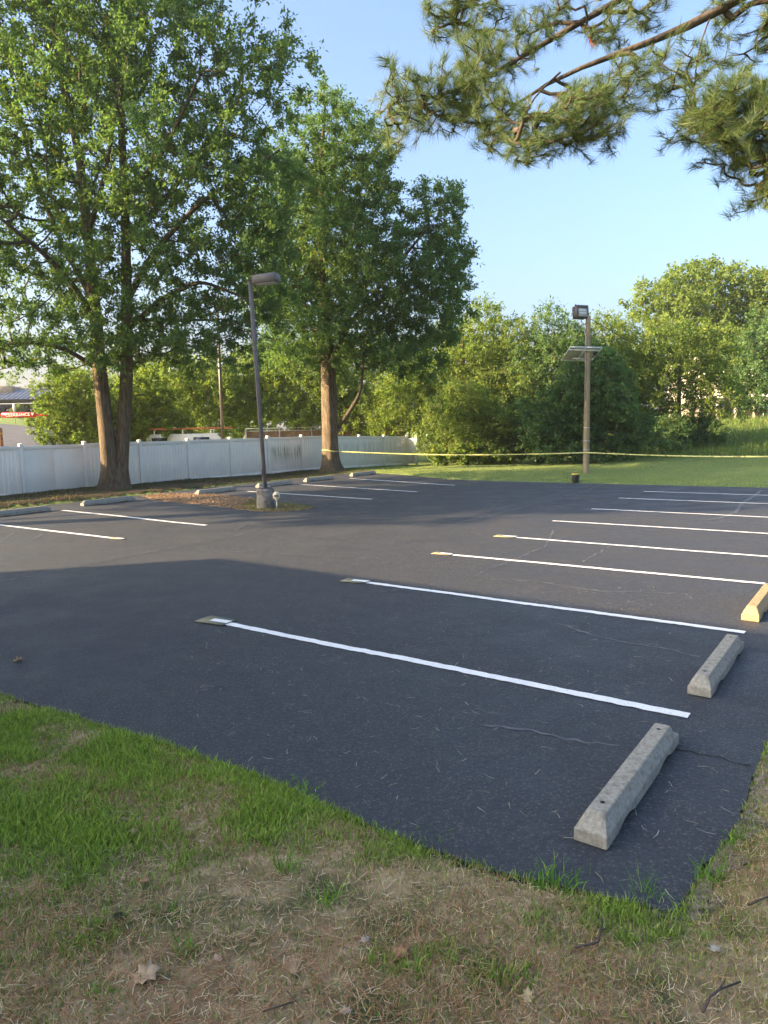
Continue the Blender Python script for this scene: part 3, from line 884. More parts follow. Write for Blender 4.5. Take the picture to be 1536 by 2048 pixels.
o = MB().tube(span(fp, at(1600, 772, 60), .6), .02, 5).build('overhead_wire', M['cable'])
tag(o, 'thin overhead wire leaving the far pole towards the right photo edge', 'wire', 'overhead wires')

# caution tape
t2c = np.array([*gp(663, 944)[:2]])
tz = float(at(665, 901, t2c[1])[2])
P = []
for a in np.linspace(R(190), R(330), 9):
    P.append([t2c[0] + .47 * math.cos(a), t2c[1] + .47 * math.sin(a), tz + .05 * math.sin(a * 2)])
pz = float(at(1172, 905, ub[1] - .16)[2])
k = np.linspace(0, 1, 40)[1:]
a0 = np.array(P[-1]); a1 = np.array([ub[0] - .02, ub[1] - .155, pz])
for t in k:
    q_ = a0 + (a1 - a0) * t
    q_[2] -= .14 * 4 * t * (1 - t)
    P.append(q_)
b1 = at(1680, 911, 25.5)
for t in np.linspace(0, 1, 40)[1:]:
    q_ = a1 + (b1 - a1) * t
    q_[2] -= .10 * 4 * t * (1 - t)
    P.append(q_)
P = np.array(P)
tw = np.sin(np.linspace(0, 26, len(P))) * .35 + np.random.default_rng(1).normal(0, .05, len(P))
W_ = .028
up_ = np.stack([np.zeros(len(P)), np.sin(tw), np.cos(tw)], 1) * W_
V = np.concatenate([P + up_, P - up_]); n = len(P); i = np.arange(n - 1)
o = link('caution_tape', mesh_np('caution_tape', V, [np.stack([i, i + n, i + n + 1, i + 1], 1)], [M['tape']]))
o.modifiers.new('thickness', 'SOLIDIFY').thickness = .001
tag(o, 'yellow caution tape stretched from the tree trunk past the utility pole', 'tape')

# bucket
bp = gp(1151, 965.5)
bk = empty('bucket', (bp[0], bp[1], .02)); tag(bk, 'black bucket with a yellow rim on the lawn edge near the utility pole', 'bucket')
V, Q = tube_np([(0, 0, 0), (0, 0, .02), (0, 0, .27), (0, 0, .30), (0, 0, .31), (0, 0, .30), (0, 0, .03)], [.115, .12, .145, .146, .14, .136, .112], 20)
link('body', mesh_np('body', V, [Q, np.arange(20)[::-1][None], np.arange(len(V) - 20, len(V))[None]], [M['black_plastic']], smooth=True), bk)
V, Q = tube_np([(0, 0, .285), (0, 0, .29), (0, 0, .325), (0, 0, .33), (0, 0, .325), (0, 0, .30)], [.147, .155, .155, .148, .138, .137], 20)
link('rim', mesh_np('rim', V, [Q], [M['yellow_paint']], smooth=True), bk)
a = np.linspace(0, math.pi, 12)
MB().tube([(.15 * math.cos(t), -.02 - .06 * math.sin(t), .27 - .12 * math.sin(t)) for t in a], .004, 5).build('handle', M['galv'], bk)
for z in (.2, .235):
    MB().tube([(0, 0, z), (0, 0, z + .012)], .146, 20, cap=False).build('rib', M['black_plastic'], bk)

# ------------------------------------------------------------------ trees
LK = np.random.default_rng(12).normal(0, 3.6, (3, 4))
def sample_blobs(blobs, n, rng, mind, shell=.45):
    B = np.array([[*b[0], *b[1]] for b in blobs]); wt = np.array([(b[2] if len(b) > 2 else 1) for b in blobs])
    vol = (B[:, 3] * B[:, 4] * B[:, 5]) ** (.85) * wt
    out = np.zeros((0, 3)); tries = 0
    while len(out) < n and tries < 60:
        tries += 1
        kk = rng.choice(len(B), size=max(80, n // 2), p=vol / vol.sum())
        d = norm(rng.normal(size=(len(kk), 3)))
        r = (rng.uniform(shell ** 3, 1, len(kk))) ** (1 / 3.)
        r = np.where(rng.uniform(size=len(kk)) < .22, rng.uniform(.2, 1, len(kk)), r) * (1 + rng.normal(0, .07, len(kk))) * (1 + .20 * np.sin(d @ LK + kk[:, None] * 1.7).sum(1) / 1.6)
        C = B[kk, :3] + d * r[:, None] * B[kk, 3:]
        for c in C:
            if len(out) >= n: break
            if len(out) == 0 or ((out - c) ** 2).sum(1).min() > mind ** 2:
                out = np.concatenate([out, c[None]])
    return out
def grow(roots, C, rng, twig_r=.010, expo=.46, seg=.55, updrag=.35, attach_min=0.0):
    """roots: list of (n,3) polylines; returns tube list and the last direction of every clump"""
    RP = []
    for P in roots:
        P = np.asarray(P, float)
        L = np.linalg.norm(np.diff(P, axis=0), axis=1)
        for a, b, l in zip(P[:-1], P[1:], L):
            for t in np.arange(0, 1, .35 / max(l, .35)):
                RP.append(a + (b - a) * t)
        RP.append(P[-1])
    RP = np.array(RP); RP = RP[RP[:, 2] > attach_min]
    nr = len(RP)
    pos = np.zeros((nr + len(C) * 40, 3)); pos[:nr] = RP; n = nr
    par = np.full(len(pos), -1, int); tips = np.zeros(len(pos))
    dm = np.array([((RP - c) ** 2).sum(1).min() for c in C])
    paths = []; dirs = np.zeros_like(C)
    for ci in np.argsort(dm):
        c = C[ci]
        D = pos[:n] - c
        dist = np.sqrt((D ** 2).sum(1))
        cost = dist + np.maximum(D[:, 2], 0) * .9
        j = int(np.argmin(cost)); d = dist[j]
        k = int(np.clip(math.ceil(d / seg), 2, 14))
        a = pos[j]
        ctrl = a + (c - a) * .5 + np.array([0, 0, -updrag * .25 * d]) + rng.normal(0, .07, 3) * d
        t = np.linspace(0, 1, k + 1)[1:, None]
        B = (1 - t) ** 2 * a + 2 * t * (1 - t) * ctrl + t ** 2 * c
        B[:-1] += rng.normal(0, .03, (k - 1, 3)) * min(d, 1.0)
        idx = [j]
        for q_ in B:
            pos[n] = q_; par[n] = idx[-1]; idx.append(n); n += 1
        tips[n - 1] += 1
        dirs[ci] = B[-1] - (B[-2] if k > 1 else a)
        paths.append(idx)
    for q_ in range(n - 1, nr - 1, -1):
        tips[par[q_]] += tips[q_]
    rad = twig_r * np.maximum(tips, 1) ** expo
    out = []
    for idx in paths:
        r = rad[idx].copy(); r[0] = min(r[1] * 1.1, rad[idx[0]] if idx[0] >= nr else r[1] * 1.25)
        out.append((pos[idx], r))
    return out, norm(dirs)
def tubes_mesh(name, tubes, n, mat):
    VV, QQ, o_ = [], [], 0
    for P, r in tubes:
        V, Q = tube_np(P, r, n)
        VV.append(V); QQ.append(Q + o_); o_ += len(V)
    return mesh_np(name, np.concatenate(VV), [np.concatenate(QQ)], [mat], smooth=True)
def leaf_mesh(name, C, D, rng, ntw, nl, tl, L, W, pal, mat, droop=.25, spread=.75, upb=.15):
    n = len(C)
    base = np.repeat(C, ntw, 0); dd = np.repeat(D, ntw, 0)
    d = norm(dd * .7 + rng.normal(size=dd.shape) * spread + np.array([0, 0, upb]))
    ln = tl * rng.uniform(.55, 1.25, (len(d), 1))
    base = np.repeat(base - d * ln * .25, nl, 0); d2 = np.repeat(d, nl, 0); ln2 = np.repeat(ln, nl, 0)
    m_ = len(base)
    t = rng.uniform(0, 1, (m_, 1))
    p = base + d2 * ln2 * t * 1.15 + rng.normal(0, .10 * tl, (m_, 3)) - np.array([0, 0, 1.0]) * (t ** 2) * ln2 * droop * .5
    ax = norm(d2 * .5 + rng.normal(size=(m_, 3)) * .75 + np.array([0, 0, -droop]))
    up = norm(np.array([0, 0, .8]) + rng.normal(size=(m_, 3)) * .7)
    sd = norm(np.cross(ax, up))
    l = L * rng.uniform(.65, 1.3, (m_, 1)); w = W * rng.uniform(.7, 1.25, (m_, 1))
    nrm = np.cross(sd, ax)
    V = np.stack([p, p + ax * l * .45 + sd * w * .5 + nrm * w * .15, p + ax * l, p + ax * l * .45 - sd * w * .5 + nrm * w * .15], 1)
    F = np.arange(m_ * 4).reshape(-1, 4)
    pal = np.array(pal)
    # colour: per-clump base mixed with per-leaf variation
    cl = np.repeat(rng.uniform(0, 1, n), ntw * nl) * .55 + rng.uniform(0, 1, m_) * .45
    x = cl * (len(pal) - 1); i0 = np.clip(x.astype(int), 0, len(pal) - 2); f = (x - i0)[:, None]
    col = pal[i0] * (1 - f) + pal[i0 + 1] * f
    col = col * rng.uniform(.8, 1.2, (m_, 1))
    yl = rng.uniform(size=m_) < .012
    col[yl] = np.array([.22, .17, .035])
    col = np.repeat(col, 4, 0)
    return mesh_np(name, V.reshape(-1, 3), [F], [mat], {'tint': col})
def trunk_tube(P, r, n, seed, flare=0):
    P = np.asarray(P, float)
    # resample
    seg = np.concatenate([[0], np.cumsum(np.linalg.norm(np.diff(P, axis=0), axis=1))])
    s = np.linspace(0, seg[-1], max(8, int(seg[-1] / .25)))
    PP = np.stack([np.interp(s, seg, P[:, i]) for i in range(3)], 1)
    for _ in range(3):
        PP[1:-1] = PP[1:-1] * .5 + (PP[2:] + PP[:-2]) * .25
    rr = np.interp(s, seg, r)
    rg = np.random.default_rng(seed)
    a = np.arange(n) * 2 * math.pi / n
    fl = np.ones((len(s), n))
    for k_ in (3, 5, 8):
        ph = rg.uniform(0, 6.3)
        fl += (.03 if k_ != 5 else .045) * np.cos(k_ * a + ph)[None] * (1 + 0 * s[:, None])
    if flare:
        w = np.exp(-s / .30)[:, None]
        fl += w * flare * (1 + .6 * np.cos(5 * a + rg.uniform(0, 6))[None] + .35 * np.cos(8 * a + 1)[None])
    fl += rg.normal(0, .012, fl.shape)
    return PP, rr, tube_np(PP, rr, n, fl)
OAK = [(.080, .150, .060), (.095, .170, .064), (.115, .195, .068), (.155, .225, .070)]
YEL = [(.105, .165, .04), (.14, .205, .046), (.175, .235, .05), (.22, .26, .055)]
MID = [(.11, .165, .045), (.135, .195, .05), (.16, .22, .055), (.19, .235, .055)]
DRK = [(.080, .145, .060), (.095, .17, .064), (.115, .19, .068), (.14, .21, .070)]
def bl(px, py, rx, ry, Y, rd=None, w=1):
    c = at(px, py, Y); s = Y / FPX
    return (c, (rx * s, (rd if rd else (rx + ry) * .5 * s), ry * s), w)
def make_tree(name, label, base, trunks, blobs, n, ntw, nl, tl, L, W, pal, seed, mind, cat='tree', group=None, flare=.35, limbs=(), twig=.010, attach=1.5, bark='bark', droop=.25, shell=.45, tn=18, spread=.75):
    """trunks: list of (polyline, radii) in world metres"""
    rg = np.random.default_rng(seed)
    base = np.array(base, float)
    e = empty(name, base)
    tag(e, label, cat, group)
    tb = []; roots = []
    VV, QQ, o_ = [], [], 0
    for i, (P, r) in enumerate(trunks):
        PP, rr, (V, Q) = trunk_tube(np.array(P) - base, r, tn, seed + i, flare)
        VV.append(V); QQ.append(Q + o_); o_ += len(V); roots.append(PP)
    link('trunk', mesh_np('trunk', np.concatenate(VV), [np.concatenate(QQ)], [M[bark]], smooth=True), e)
    lt = []
    for P, r0, r1 in limbs:
        P = np.array(P) - base
        PP, rr, _ = trunk_tube(P, np.linspace(r0, r1, len(P)), 8, seed)
        lt.append((PP, rr)); roots.append(PP)
    C = sample_blobs(blobs, n, rg, mind, shell) - base
    tubes, D = grow(roots, C, rg, twig, attach_min=attach)
    link('branches', tubes_mesh('branches', lt + tubes, 6, M['branch_bark'] if bark == 'bark' else M[bark]), e)['kind'] = 'stuff'
    link('crown', leaf_mesh('crown', C, D, rg, ntw, nl, tl, L, W, pal, M['leaf'], droop, spread), e)['kind'] = 'stuff'
    return e
# ---- double-trunk oak
Y1 = gp(226, 984)[1]
b1_ = np.array([*gp(226, 984)[:2], -.05])
def A1(px, py, dy=0): return at(px, py, Y1 + dy)
tl_ = [b1_ + np.array([-.14, 0, -.1]), A1(220, 930), A1(212, 850), A1(204, 780), A1(197, 720), A1(193, 650), A1(184, 560), A1(174, 450), A1(160, 320), A1(125, 150), A1(95, 0), A1(80, -150)]
tr_ = [b1_ + np.array([.20, .1, -.1]), A1(241, 930, .15), A1(247, 860, .2), A1(252, 780, .25), A1(254, 700, .3), A1(254, 620, .3), A1(252, 500, .3), A1(249, 380, .3), A1(240, 200, .2), A1(232, 0, .2), A1(228, -200, .2)]
limbs1 = [([A1(190, 735), A1(130, 695, -.5), A1(60, 684, -1), A1(-10, 690, -1.3)], .10, .04),
          ([A1(190, 640), A1(140, 560, -.8), A1(80, 500, -1.6), A1(-20, 420, -2.4)], .13, .05),
          ([A1(186, 600), A1(120, 480, .8), A1(60, 330, 1.2), A1(20, 130, 1.4)], .13, .04),
          ([A1(254, 660, .3), A1(320, 600, -.4), A1(400, 560, -1.2), A1(500, 600, -1.8)], .12, .04),
          ([A1(254, 600, .3), A1(310, 500, -.6), A1(400, 405, -1.2), A1(560, 300, -1.5)], .14, .04),
          ([A1(251, 480, .3), A1(330, 400, .8), A1(440, 250, 1.4), A1(500, 120, 1.6)], .13, .04),
          ([A1(250, 400, .3), A1(330, 300, -1.5), A1(400, 150, -2.4)], .11, .04),
          ([A1(176, 470), A1(210, 350, -1.5), A1(240, 180, -2.6)], .11, .04),
          ([A1(254, 640, .3), A1(330, 640, 1.2), A1(430, 640, 2.0)], .10, .04),
          ([A1(180, 560), A1(100, 560, 1.6), A1(0, 520, 2.6)], .11, .04)]
bl1 = [bl(150, 60, 200, 190, Y1, 4.2), bl(320, 170, 160, 150, Y1 - .6, 3.6), bl(485, 190, 115, 120, Y1, 2.8), bl(520, 70, 60, 60, Y1 + .4, 1.6, .8), bl(60, 330, 180, 170, Y1, 4.2), bl(340, 370, 200, 140, Y1 - .8, 4.0),
       bl(520, 400, 95, 110, Y1 - .4, 2.8), bl(50, 560, 170, 100, Y1, 3.6, .6), bl(320, 560, 190, 95, Y1 - .5, 3.8), bl(490, 560, 85, 110, Y1 - .5, 2.6), bl(20, 680, 120, 50, Y1 - .5, 2.6, 1.1), bl(70, 725, 85, 26, Y1 - .6, 1.6, .7),
       bl(230, 680, 110, 55, Y1 - 1.2, 2.0), bl(360, 680, 130, 62, Y1 - .6, 2.8), bl(470, 690, 60, 60, Y1 - .5, 2.0), bl(250, 690, 80, 45, Y1 + 1.4, 1.5),
       bl(180, -160, 240, 190, Y1, 4.4), bl(180, -360, 150, 140, Y1, 3.0), bl(-160, 300, 130, 260, Y1, 3.8, .8), bl(-150, 0, 140, 200, Y1, 3.6, .8)]
make_tree('oak_tree', 'large double-trunk oak filling the left of the picture', b1_, [(tl_, [.40, .31, .28, .26, .25, .23, .20, .17, .14, .11, .08, .05]), (tr_, [.38, .28, .25, .24, .22, .20, .17, .15, .12, .08, .05])],
          bl1, 1850, 10, 14, .62, .158, .072, OAK, 21, .50, limbs=limbs1, flare=.8, attach=3.2)
# ---- single-trunk oak
Y2 = gp(663, 944)[1]
b2_ = np.array([*gp(663, 944)[:2], -.1])
def A2(px, py, dy=0): return at(px, py, Y2 + dy)
t2_ = [b2_, A2(661, 900), A2(660, 850), A2(659, 800), A2(657, 740), A2(652, 660), A2(647, 560), A2(643, 440), A2(643, 320), A2(650, 210)]
limbs2 = [([A2(672, 860), A2(700, 822, -.3), A2(722, 785, -.6), A2(728, 700, -.8), A2(750, 640, -1)], .14, .04),
          ([A2(657, 740), A2(690, 660, -1), A2(770, 560, -1.8), A2(860, 450, -2)], .16, .05), ([A2(655, 720), A2(615, 640, -.6), A2(590, 540, -1)], .13, .05),
          ([A2(655, 690), A2(740, 610, .8), A2(850, 570, 1.6), A2(930, 560, 1.8)], .13, .04), ([A2(650, 620), A2(700, 500, 1.2), A2(740, 380, 1.8)], .13, .05),
          ([A2(648, 580), A2(610, 480, 1.2), A2(580, 400, 2)], .11, .04), ([A2(650, 640), A2(620, 600, -2), A2(590, 560, -3)], .10, .04)]
bl2 = [bl(655, 265, 62, 80, Y2, 2.4), bl(720, 345, 80, 80, Y2 - .5, 3.0), bl(600, 410, 100, 115, Y2, 3.6), bl(700, 470, 120, 110, Y2 - .6, 4.0), bl(875, 435, 52, 66, Y2, 2.0), bl(880, 540, 66, 75, Y2, 2.8),
       bl(790, 570, 110, 85, Y2 - .8, 3.8), bl(650, 590, 110, 100, Y2 - 1, 3.8), bl(560, 560, 80, 100, Y2, 3.4), bl(865, 640, 72, 52, Y2 - .4, 3.0), bl(735, 690, 100, 52, Y2 - .8, 3.2), bl(600, 690, 85, 55, Y2 - .3, 3.0),
       bl(820, 700, 70, 50, Y2, 2.6), bl(935, 590, 26, 26, Y2, 1.0)]
oak2 = make_tree('oak_tree', 'single-trunk oak with the yellow tape tied round it', b2_, [(t2_, [.50, .42, .40, .40, .36, .28, .22, .17, .11, .05])],
          bl2, 1000, 11, 16, .66, .168, .076, OAK, 33, .62, limbs=limbs2, flare=.62, attach=3.0)

# ---- the next oak of the row, outside the photograph on the left: it throws the shade on the far bays
for (x, y), rz, scl, lab in [((-17.6, 15.7), 2.3, (1, 1, 1), 'oak of the fence row outside the photograph on the left')]:
    c = copy_tree(oak2); c.location = (x, y, float(height(np.array([[x, y]]))[0]) - .1); c.rotation_euler = (0, 0, rz); c.scale = scl
    tag(c, lab, 'tree')
# ---- trees and shrubs behind
def bush(name, label, Y, blobs, n, pal, seed, L=.2, W=.11, tl=.8, mind=.45, ntw=6, nl=9, group='trees and shrubs behind the lot', cat='tree', stems=1, shell=.5, droop=.2, lean=0, spread=.8):
    B = [bl(px, py, rx, ry, Y + dy, rd) for px, py, rx, ry, dy, rd in blobs]
    cx = float(np.mean([b[0][0] for b in B])); cz = max(b[0][2] for b in B)
    cy = float(np.mean([b[0][1] for b in B]))
    z0 = float(height(np.array([[cx, cy]]))[0])
    rg = np.random.default_rng(seed + 500)
    tr = []
    for s_ in range(stems):
        ox = rg.normal(0, .35 if stems > 1 else 0)
        hgt = max(cz - z0, 1.2)
        P = [(cx + ox, cy, z0 - .15), (cx + ox * 1.5 + rg.normal(0, .08), cy, z0 + hgt * .3), (cx + ox * 2.4 + lean, cy, z0 + hgt * .65), (cx + ox * 3 + lean, cy, z0 + hgt * 1.02)]
        r0 = max(.05, .024 * hgt) / math.sqrt(stems)
        tr.append((P, [r0 * 1.2, r0, r0 * .7, r0 * .3]))
    return make_tree(name, label, (cx, cy, z0), tr, B, int(n * .74), ntw + 1, nl + 1, tl * .74, L, W, pal, seed, mind * 1.25, cat, group, flare=.2, attach=.25, tn=10, droop=droop, shell=shell, spread=spread, twig=.009)
gB = 'trees and shrubs behind the lot'
bush('tall_tree', 'tall bright green tree rising highest at the far right', 75, [(1400, 600, 95, 70, 0, 5), (1485, 625, 85, 75, 0, 5), (1335, 610, 60, 50, 0, 4), (1540, 660, 60, 70, -2, 4), (1480, 720, 70, 60, 0, 4), (1390, 690, 90, 60, 0, 4), (1590, 620, 60, 90, 0, 4)], 900, MID, 61, .36, .21, 1.5, .75, 6, 9)
bush('dark_tree', 'dark shaded tree at the right photo edge in front of the cream building', 66, [(1500, 720, 42, 60, 0, 3), (1505, 780, 36, 36, 0, 2.5), (1550, 700, 50, 80, 0, 3)], 260, DRK, 62, .30, .18, 1.2, .6, 6, 9)
bush('yellow_green_tree', 'broad yellow-green tree right of the utility pole', 50, [(1330, 700, 75, 62, 0, 3), (1405, 720, 72, 72, 0, 3), (1290, 790, 75, 75, 0, 3), (1410, 790, 60, 55, 0, 2.6), (1360, 830, 70, 45, 0, 2.5)], 620, YEL, 63, .22, .10, 1.0, .5)
bush('willowy_tree', 'yellow-green willowy tree just behind the utility pole top', 50, [(1215, 690, 58, 55, 0, 2.4), (1225, 780, 70, 75, 0, 2.6), (1160, 730, 50, 60, 0, 2.2)], 430, YEL, 64, .22, .08, 1.0, .5, droop=.1)
bush('slender_tree', 'feathery dark green tree with thin upright tops left of the utility pole', 48, [(1095, 665, 40, 48, 0, 1.6), (1080, 740, 60, 60, 0, 2.2), (1130, 700, 40, 50, 0, 1.8), (1120, 800, 70, 70, 0, 2.4)], 400, DRK, 65, .22, .09, 1.0, .5, droop=.0)
bush('pale_tree', 'pale yellow-green tree in the gap right of the single-trunk oak', 49, [(1030, 690, 42, 50, 0, 1.8), (1020, 770, 55, 70, 0, 2.2), (990, 830, 60, 60, 0, 2.2)], 330, MID, 66, .22, .09, 1.0, .5)
bush('yellow_tree', 'sunlit yellow-green tree touching the right edge of the single-trunk oak', 50, [(965, 650, 42, 42, 0, 1.8), (940, 710, 60, 70, 0, 2.4), (930, 790, 70, 70, 0, 2.6), (870, 770, 60, 60, 0, 2.4)], 480, YEL, 67, .22, .10, 1.0, .5)
bush('maple_shrub', 'dense dark green shrub with layered leaves behind the foot of the utility pole', 41, [(1090, 850, 70, 62, 0, 2.0), (1190, 820, 85, 85, 0, 2.4), (1255, 870, 45, 45, 0, 1.5), (1150, 890, 90, 30, -.6, 1.4), (1180, 750, 60, 50, 0, 1.8)], 680, DRK, 68, .19, .14, .75, .38, 6, 9, droop=.35, stems=4)
bush('hedge_shrub', 'mixed olive shrub thicket right of the white fence end', 42.5, [(920, 830, 60, 65, 0, 1.8), (985, 860, 60, 55, 0, 1.6), (880, 870, 40, 45, .5, 1.2), (1020, 890, 60, 32, 0, 1.0)], 520, MID, 69, .16, .08, .7, .36, 6, 9, stems=5)
bush('bramble', 'low yellow-leaved bramble at the lawn edge before the olive thicket', 40.5, [(930, 905, 40, 18, 0, .8), (985, 910, 40, 14, 0, .8), (890, 910, 25, 14, 0, .6)], 170, YEL, 70, .16, .12, .5, .28, 6, 8, stems=4, cat='shrub')
bush('meadow_shrub', 'low grey-green shrub on the meadow slope right of the dark shrub', 47, [(1330, 870, 45, 32, 0, 1.6), (1400, 868, 50, 26, 2, 1.6), (1290, 890, 35, 25, 0, 1.2)], 300, DRK, 71, .18, .09, .7, .36, stems=4, cat='shrub')
bush('edge_shrub', 'small yellowish shrub in the shade beneath the single-trunk oak at right', 47, [(800, 800, 45, 62, 0, 1.8), (770, 840, 40, 35, 0, 1.4), (850, 810, 40, 60, 0, 1.4)], 320, YEL, 72, .17, .09, .8, .4, stems=3, cat='shrub')
gL = 'shrubs behind the white fence'
bush('vine_bush', 'rounded olive bush beside the red clearance bar', 37, [(135, 800, 45, 55, 0, 1.5), (120, 855, 42, 45, 0, 1.2), (165, 860, 40, 45, 0, 1.2)], 420, MID, 73, .13, .08, .5, .27, 6, 9, gL, 'shrub', 3)
bush('climbing_vine_bush', 'bright vine-covered bush between the two trunks of the double oak', 40, [(285, 805, 48, 60, 0, 1.6), (215, 830, 50, 60, 0, 1.5), (330, 850, 50, 40, 0, 1.2), (250, 865, 60, 35, -.6, 1.2)], 560, YEL, 74, .15, .11, .55, .3, 6, 9, gL, 'shrub', 4)
bush('roadside_tree', 'sunlit tree behind the white van', 47, [(390, 790, 55, 62, 0, 2.0), (440, 800, 50, 60, 0, 1.8), (350, 770, 50, 60, 0, 1.8)], 380, YEL, 75, .2, .1, .8, .42, 6, 9, gL, 'tree', 2)
bush('dark_roadside_tree', 'darker tree behind the leaning lamp post', 50, [(490, 790, 45, 72, 0, 2.0), (520, 760, 45, 60, 0, 2.0)], 260, MID, 76, .2, .1, .8, .42, 6, 9, gL, 'tree', 2)
bush('lime_tree', 'lime-coloured tree seen under the single-trunk oak left of its trunk', 49, [(590, 795, 60, 55, 0, 2.2), (640, 800, 50, 55, 0, 2.0), (550, 770, 40, 50, 0, 1.8), (610, 740, 60, 50, 0, 2)], 480, YEL, 77, .18, .1, .8, .42, 6, 9, gL, 'tree', 2)
bush('lime_shrub', 'lime-coloured shrub seen right behind the trunk of the single-trunk oak', 49, [(710, 820, 50, 42, 0, 1.6), (745, 850, 45, 25, 0, 1.4), (690, 780, 40, 40, 0, 1.4)], 300, YEL, 78, .18, .1, .8, .42, 6, 9, gL, 'shrub', 3)
# far wood closing the view
rg = np.random.default_rng(91)
C = []
for px in np.arange(-200, 1330, 13):
    top = np.interp(px, [-200, 60, 120, 300, 700, 900, 1000, 1250, 1330], [735, 748, 740, 735, 690, 680, 690, 690, 720])
    for py in np.arange(top, 880, 16):
        Y = rg.uniform(62, 74) if px > 110 else rg.uniform(150, 170)
        if px <= 110 and py > 790: continue
        C.append(at(px + rg.normal(0, 7), py + rg.normal(0, 9), Y))
C = np.array(C)
o = link('distant_wood', leaf_mesh('distant_wood', C, norm(rg.normal(size=C.shape)), rg, 6, 9, 1.4, .42, .25, MID, M['leaf']))
tag(o, 'far wood closing the view behind the shrubs', 'wood', kind='stuff')

# ------------------------------------------------------------------ pine overhead
YP = 5.6
def AP(px, py, dy=0): return at(px, py, YP + dy)
pb = np.array([5.6, 5.4, float(height(np.array([[5.6, 5.4]]))[0])])
pine = empty('pine_tree', pb)
tag(pine, 'pine whose needled limbs hang into the top right of the picture', 'tree')
PP, rr, (V, Q) = trunk_tube(np.array([(0, 0, -.15), (0, 0, 1.5), (.05, 0, 4), (0, .05, 7), (0, 0, 10), (0, 0, 14)]), [.30, .26, .23, .2, .15, .05], 20, 4, .3)
link('trunk', mesh_np('trunk', V, [Q], [M['pine_bark']], smooth=True), pine)
limbA = [pb + np.array([0, 0, 5.3]), AP(1640, -110, .1), AP(1500, -12, 0), AP(1420, 35, 0), AP(1350, 72, 0), AP(1270, 95, 0), AP(1200, 120, .05), AP(1120, 145, .1), AP(1040, 185, .15), AP(975, 255, .2)]
limbB = [pb + np.array([0, 0, 5.9]), AP(1500, -150, .4), AP(1330, -50, .35), AP(1240, -2, .3), AP(1165, 42, .3), AP(1085, 90, .3), AP(1010, 130, .3), AP(930, 185, .35), AP(860, 215, .35), AP(790, 205, .35)]
limbC = [AP(1420, 35, 0), AP(1402, 80, -.1), AP(1388, 140, -.15), AP(1390, 200, -.2)]
limbD = [pb + np.array([0, 0, 4.8]), AP(1660, 60, -.2), AP(1570, 150, -.3), AP(1500, 200, -.3), AP(1440, 215, -.3)]
limbE = [pb + np.array([0, 0, 4.1]), AP(1680, 230, -.2), AP(1580, 310, -.2), AP(1530, 345, -.2)]
limbF = [pb + np.array([0, 0, 6.5]), AP(1330, -190, .7), AP(1150, -90, .7), AP(1000, -10, .7), AP(910, 15, .7)]
limbG = [AP(1120, 145, .1), AP(1060, 200, -.2), AP(1040, 260, -.3)]
limbs = [(limbA, .044, .006), (limbB, .036, .005), (limbC, .008, .004), (limbD, .04, .007), (limbE, .034, .007), (limbF, .034, .006), (limbG, .009, .004)]
roots, lt = [], []
for P, r0, r1 in limbs:
    PP, rr, _ = trunk_tube(np.array(P) - pb, np.linspace(r0, r1, len(P)), 8, 3)
    rr = rr * (1 + np.random.default_rng(8).normal(0, .05, len(rr)))
    roots.append(PP); lt.append((PP, rr))
def bp_(px, py, rx, ry, dy=0, w=1, rd=.45): return bl(px, py, rx, ry, YP + dy, rd, w)
pbl = [bp_(805, 185, 58, 36, .35), bp_(870, 195, 65, 45, .3), bp_(935, 200, 60, 52, .25), bp_(800, 255, 50, 22, .3, .7), bp_(960, 130, 55, 40, .3), bp_(1000, 240, 60, 40, .1), bp_(1045, 90, 50, 30, .3, .8),
       bp_(1080, 265, 75, 35, -.1, 1.2), bp_(1160, 240, 70, 42, -.1, 1.2), bp_(1180, 195, 60, 30, 0), bp_(1060, 300, 50, 18, -.2, .7), bp_(1210, 270, 40, 28, -.1), bp_(900, 20, 60, 38, .7, 1), bp_(980, 35, 50, 30, .6, .8),
       bp_(1100, 40, 70, 35, .5, .6), bp_(1290, 20, 60, 25, .3, .7), bp_(1210, 50, 50, 35, .3, .4), bp_(1320, 150, 70, 60, 0, .45), bp_(1400, 150, 60, 50, -.1, .4), bp_(1260, 170, 50, 40, 0, .5),
       bp_(1440, 215, 65, 45, -.3, 2.2), bp_(1500, 240, 60, 60, -.3, 2.6), bp_(1530, 300, 45, 45, -.3, 2.4), bp_(1535, 380, 28, 32, -.2, 2), bp_(1480, 20, 60, 30, .1, .8), bp_(1530, 80, 40, 40, .2, .5), bp_(1380, 250, 40, 30, -.2, .7),
       bp_(1600, 260, 60, 90, -.2, 1.2), bp_(1600, 60, 60, 80, .2, .8), bp_(1680, -30, 90, 70, .1, .5), bp_(1740, 150, 90, 80, -.1, .5), bp_(1700, 330, 80, 60, -.1, .5), bp_(1450, -140, 120, 60, .3, .5), bp_(1250, -110, 120, 50, .5, .5), bp_(1440, 285, 40, 28, -.3, .8), bp_(1490, 320, 35, 20, -.3, .7)]
rg = np.random.default_rng(77)
C = sample_blobs(pbl, 2700, rg, .044, .3) - pb
tubes, D = grow(roots, C, rg, .0024, .5, .16, .5)
link('branches', tubes_mesh('branches', lt + tubes, 6, M['pine_bark']), pine)['kind'] = 'stuff'
nt_, nn = 2, 30
base = np.repeat(C, nt_, 0); dd = norm(np.repeat(D, nt_, 0) * .9 + rg.normal(size=(len(C) * nt_, 3)) * .28 + np.array([0, 0, .12]))
base = base + rg.normal(0, .012, base.shape)
cl = rg.uniform(.0, 1, len(base))
base = np.repeat(base, nn, 0); d2 = np.repeat(dd, nn, 0)
m_ = len(base)
t = rg.uniform(0, 1, (m_, 1))
p = base - d2 * .075 * t
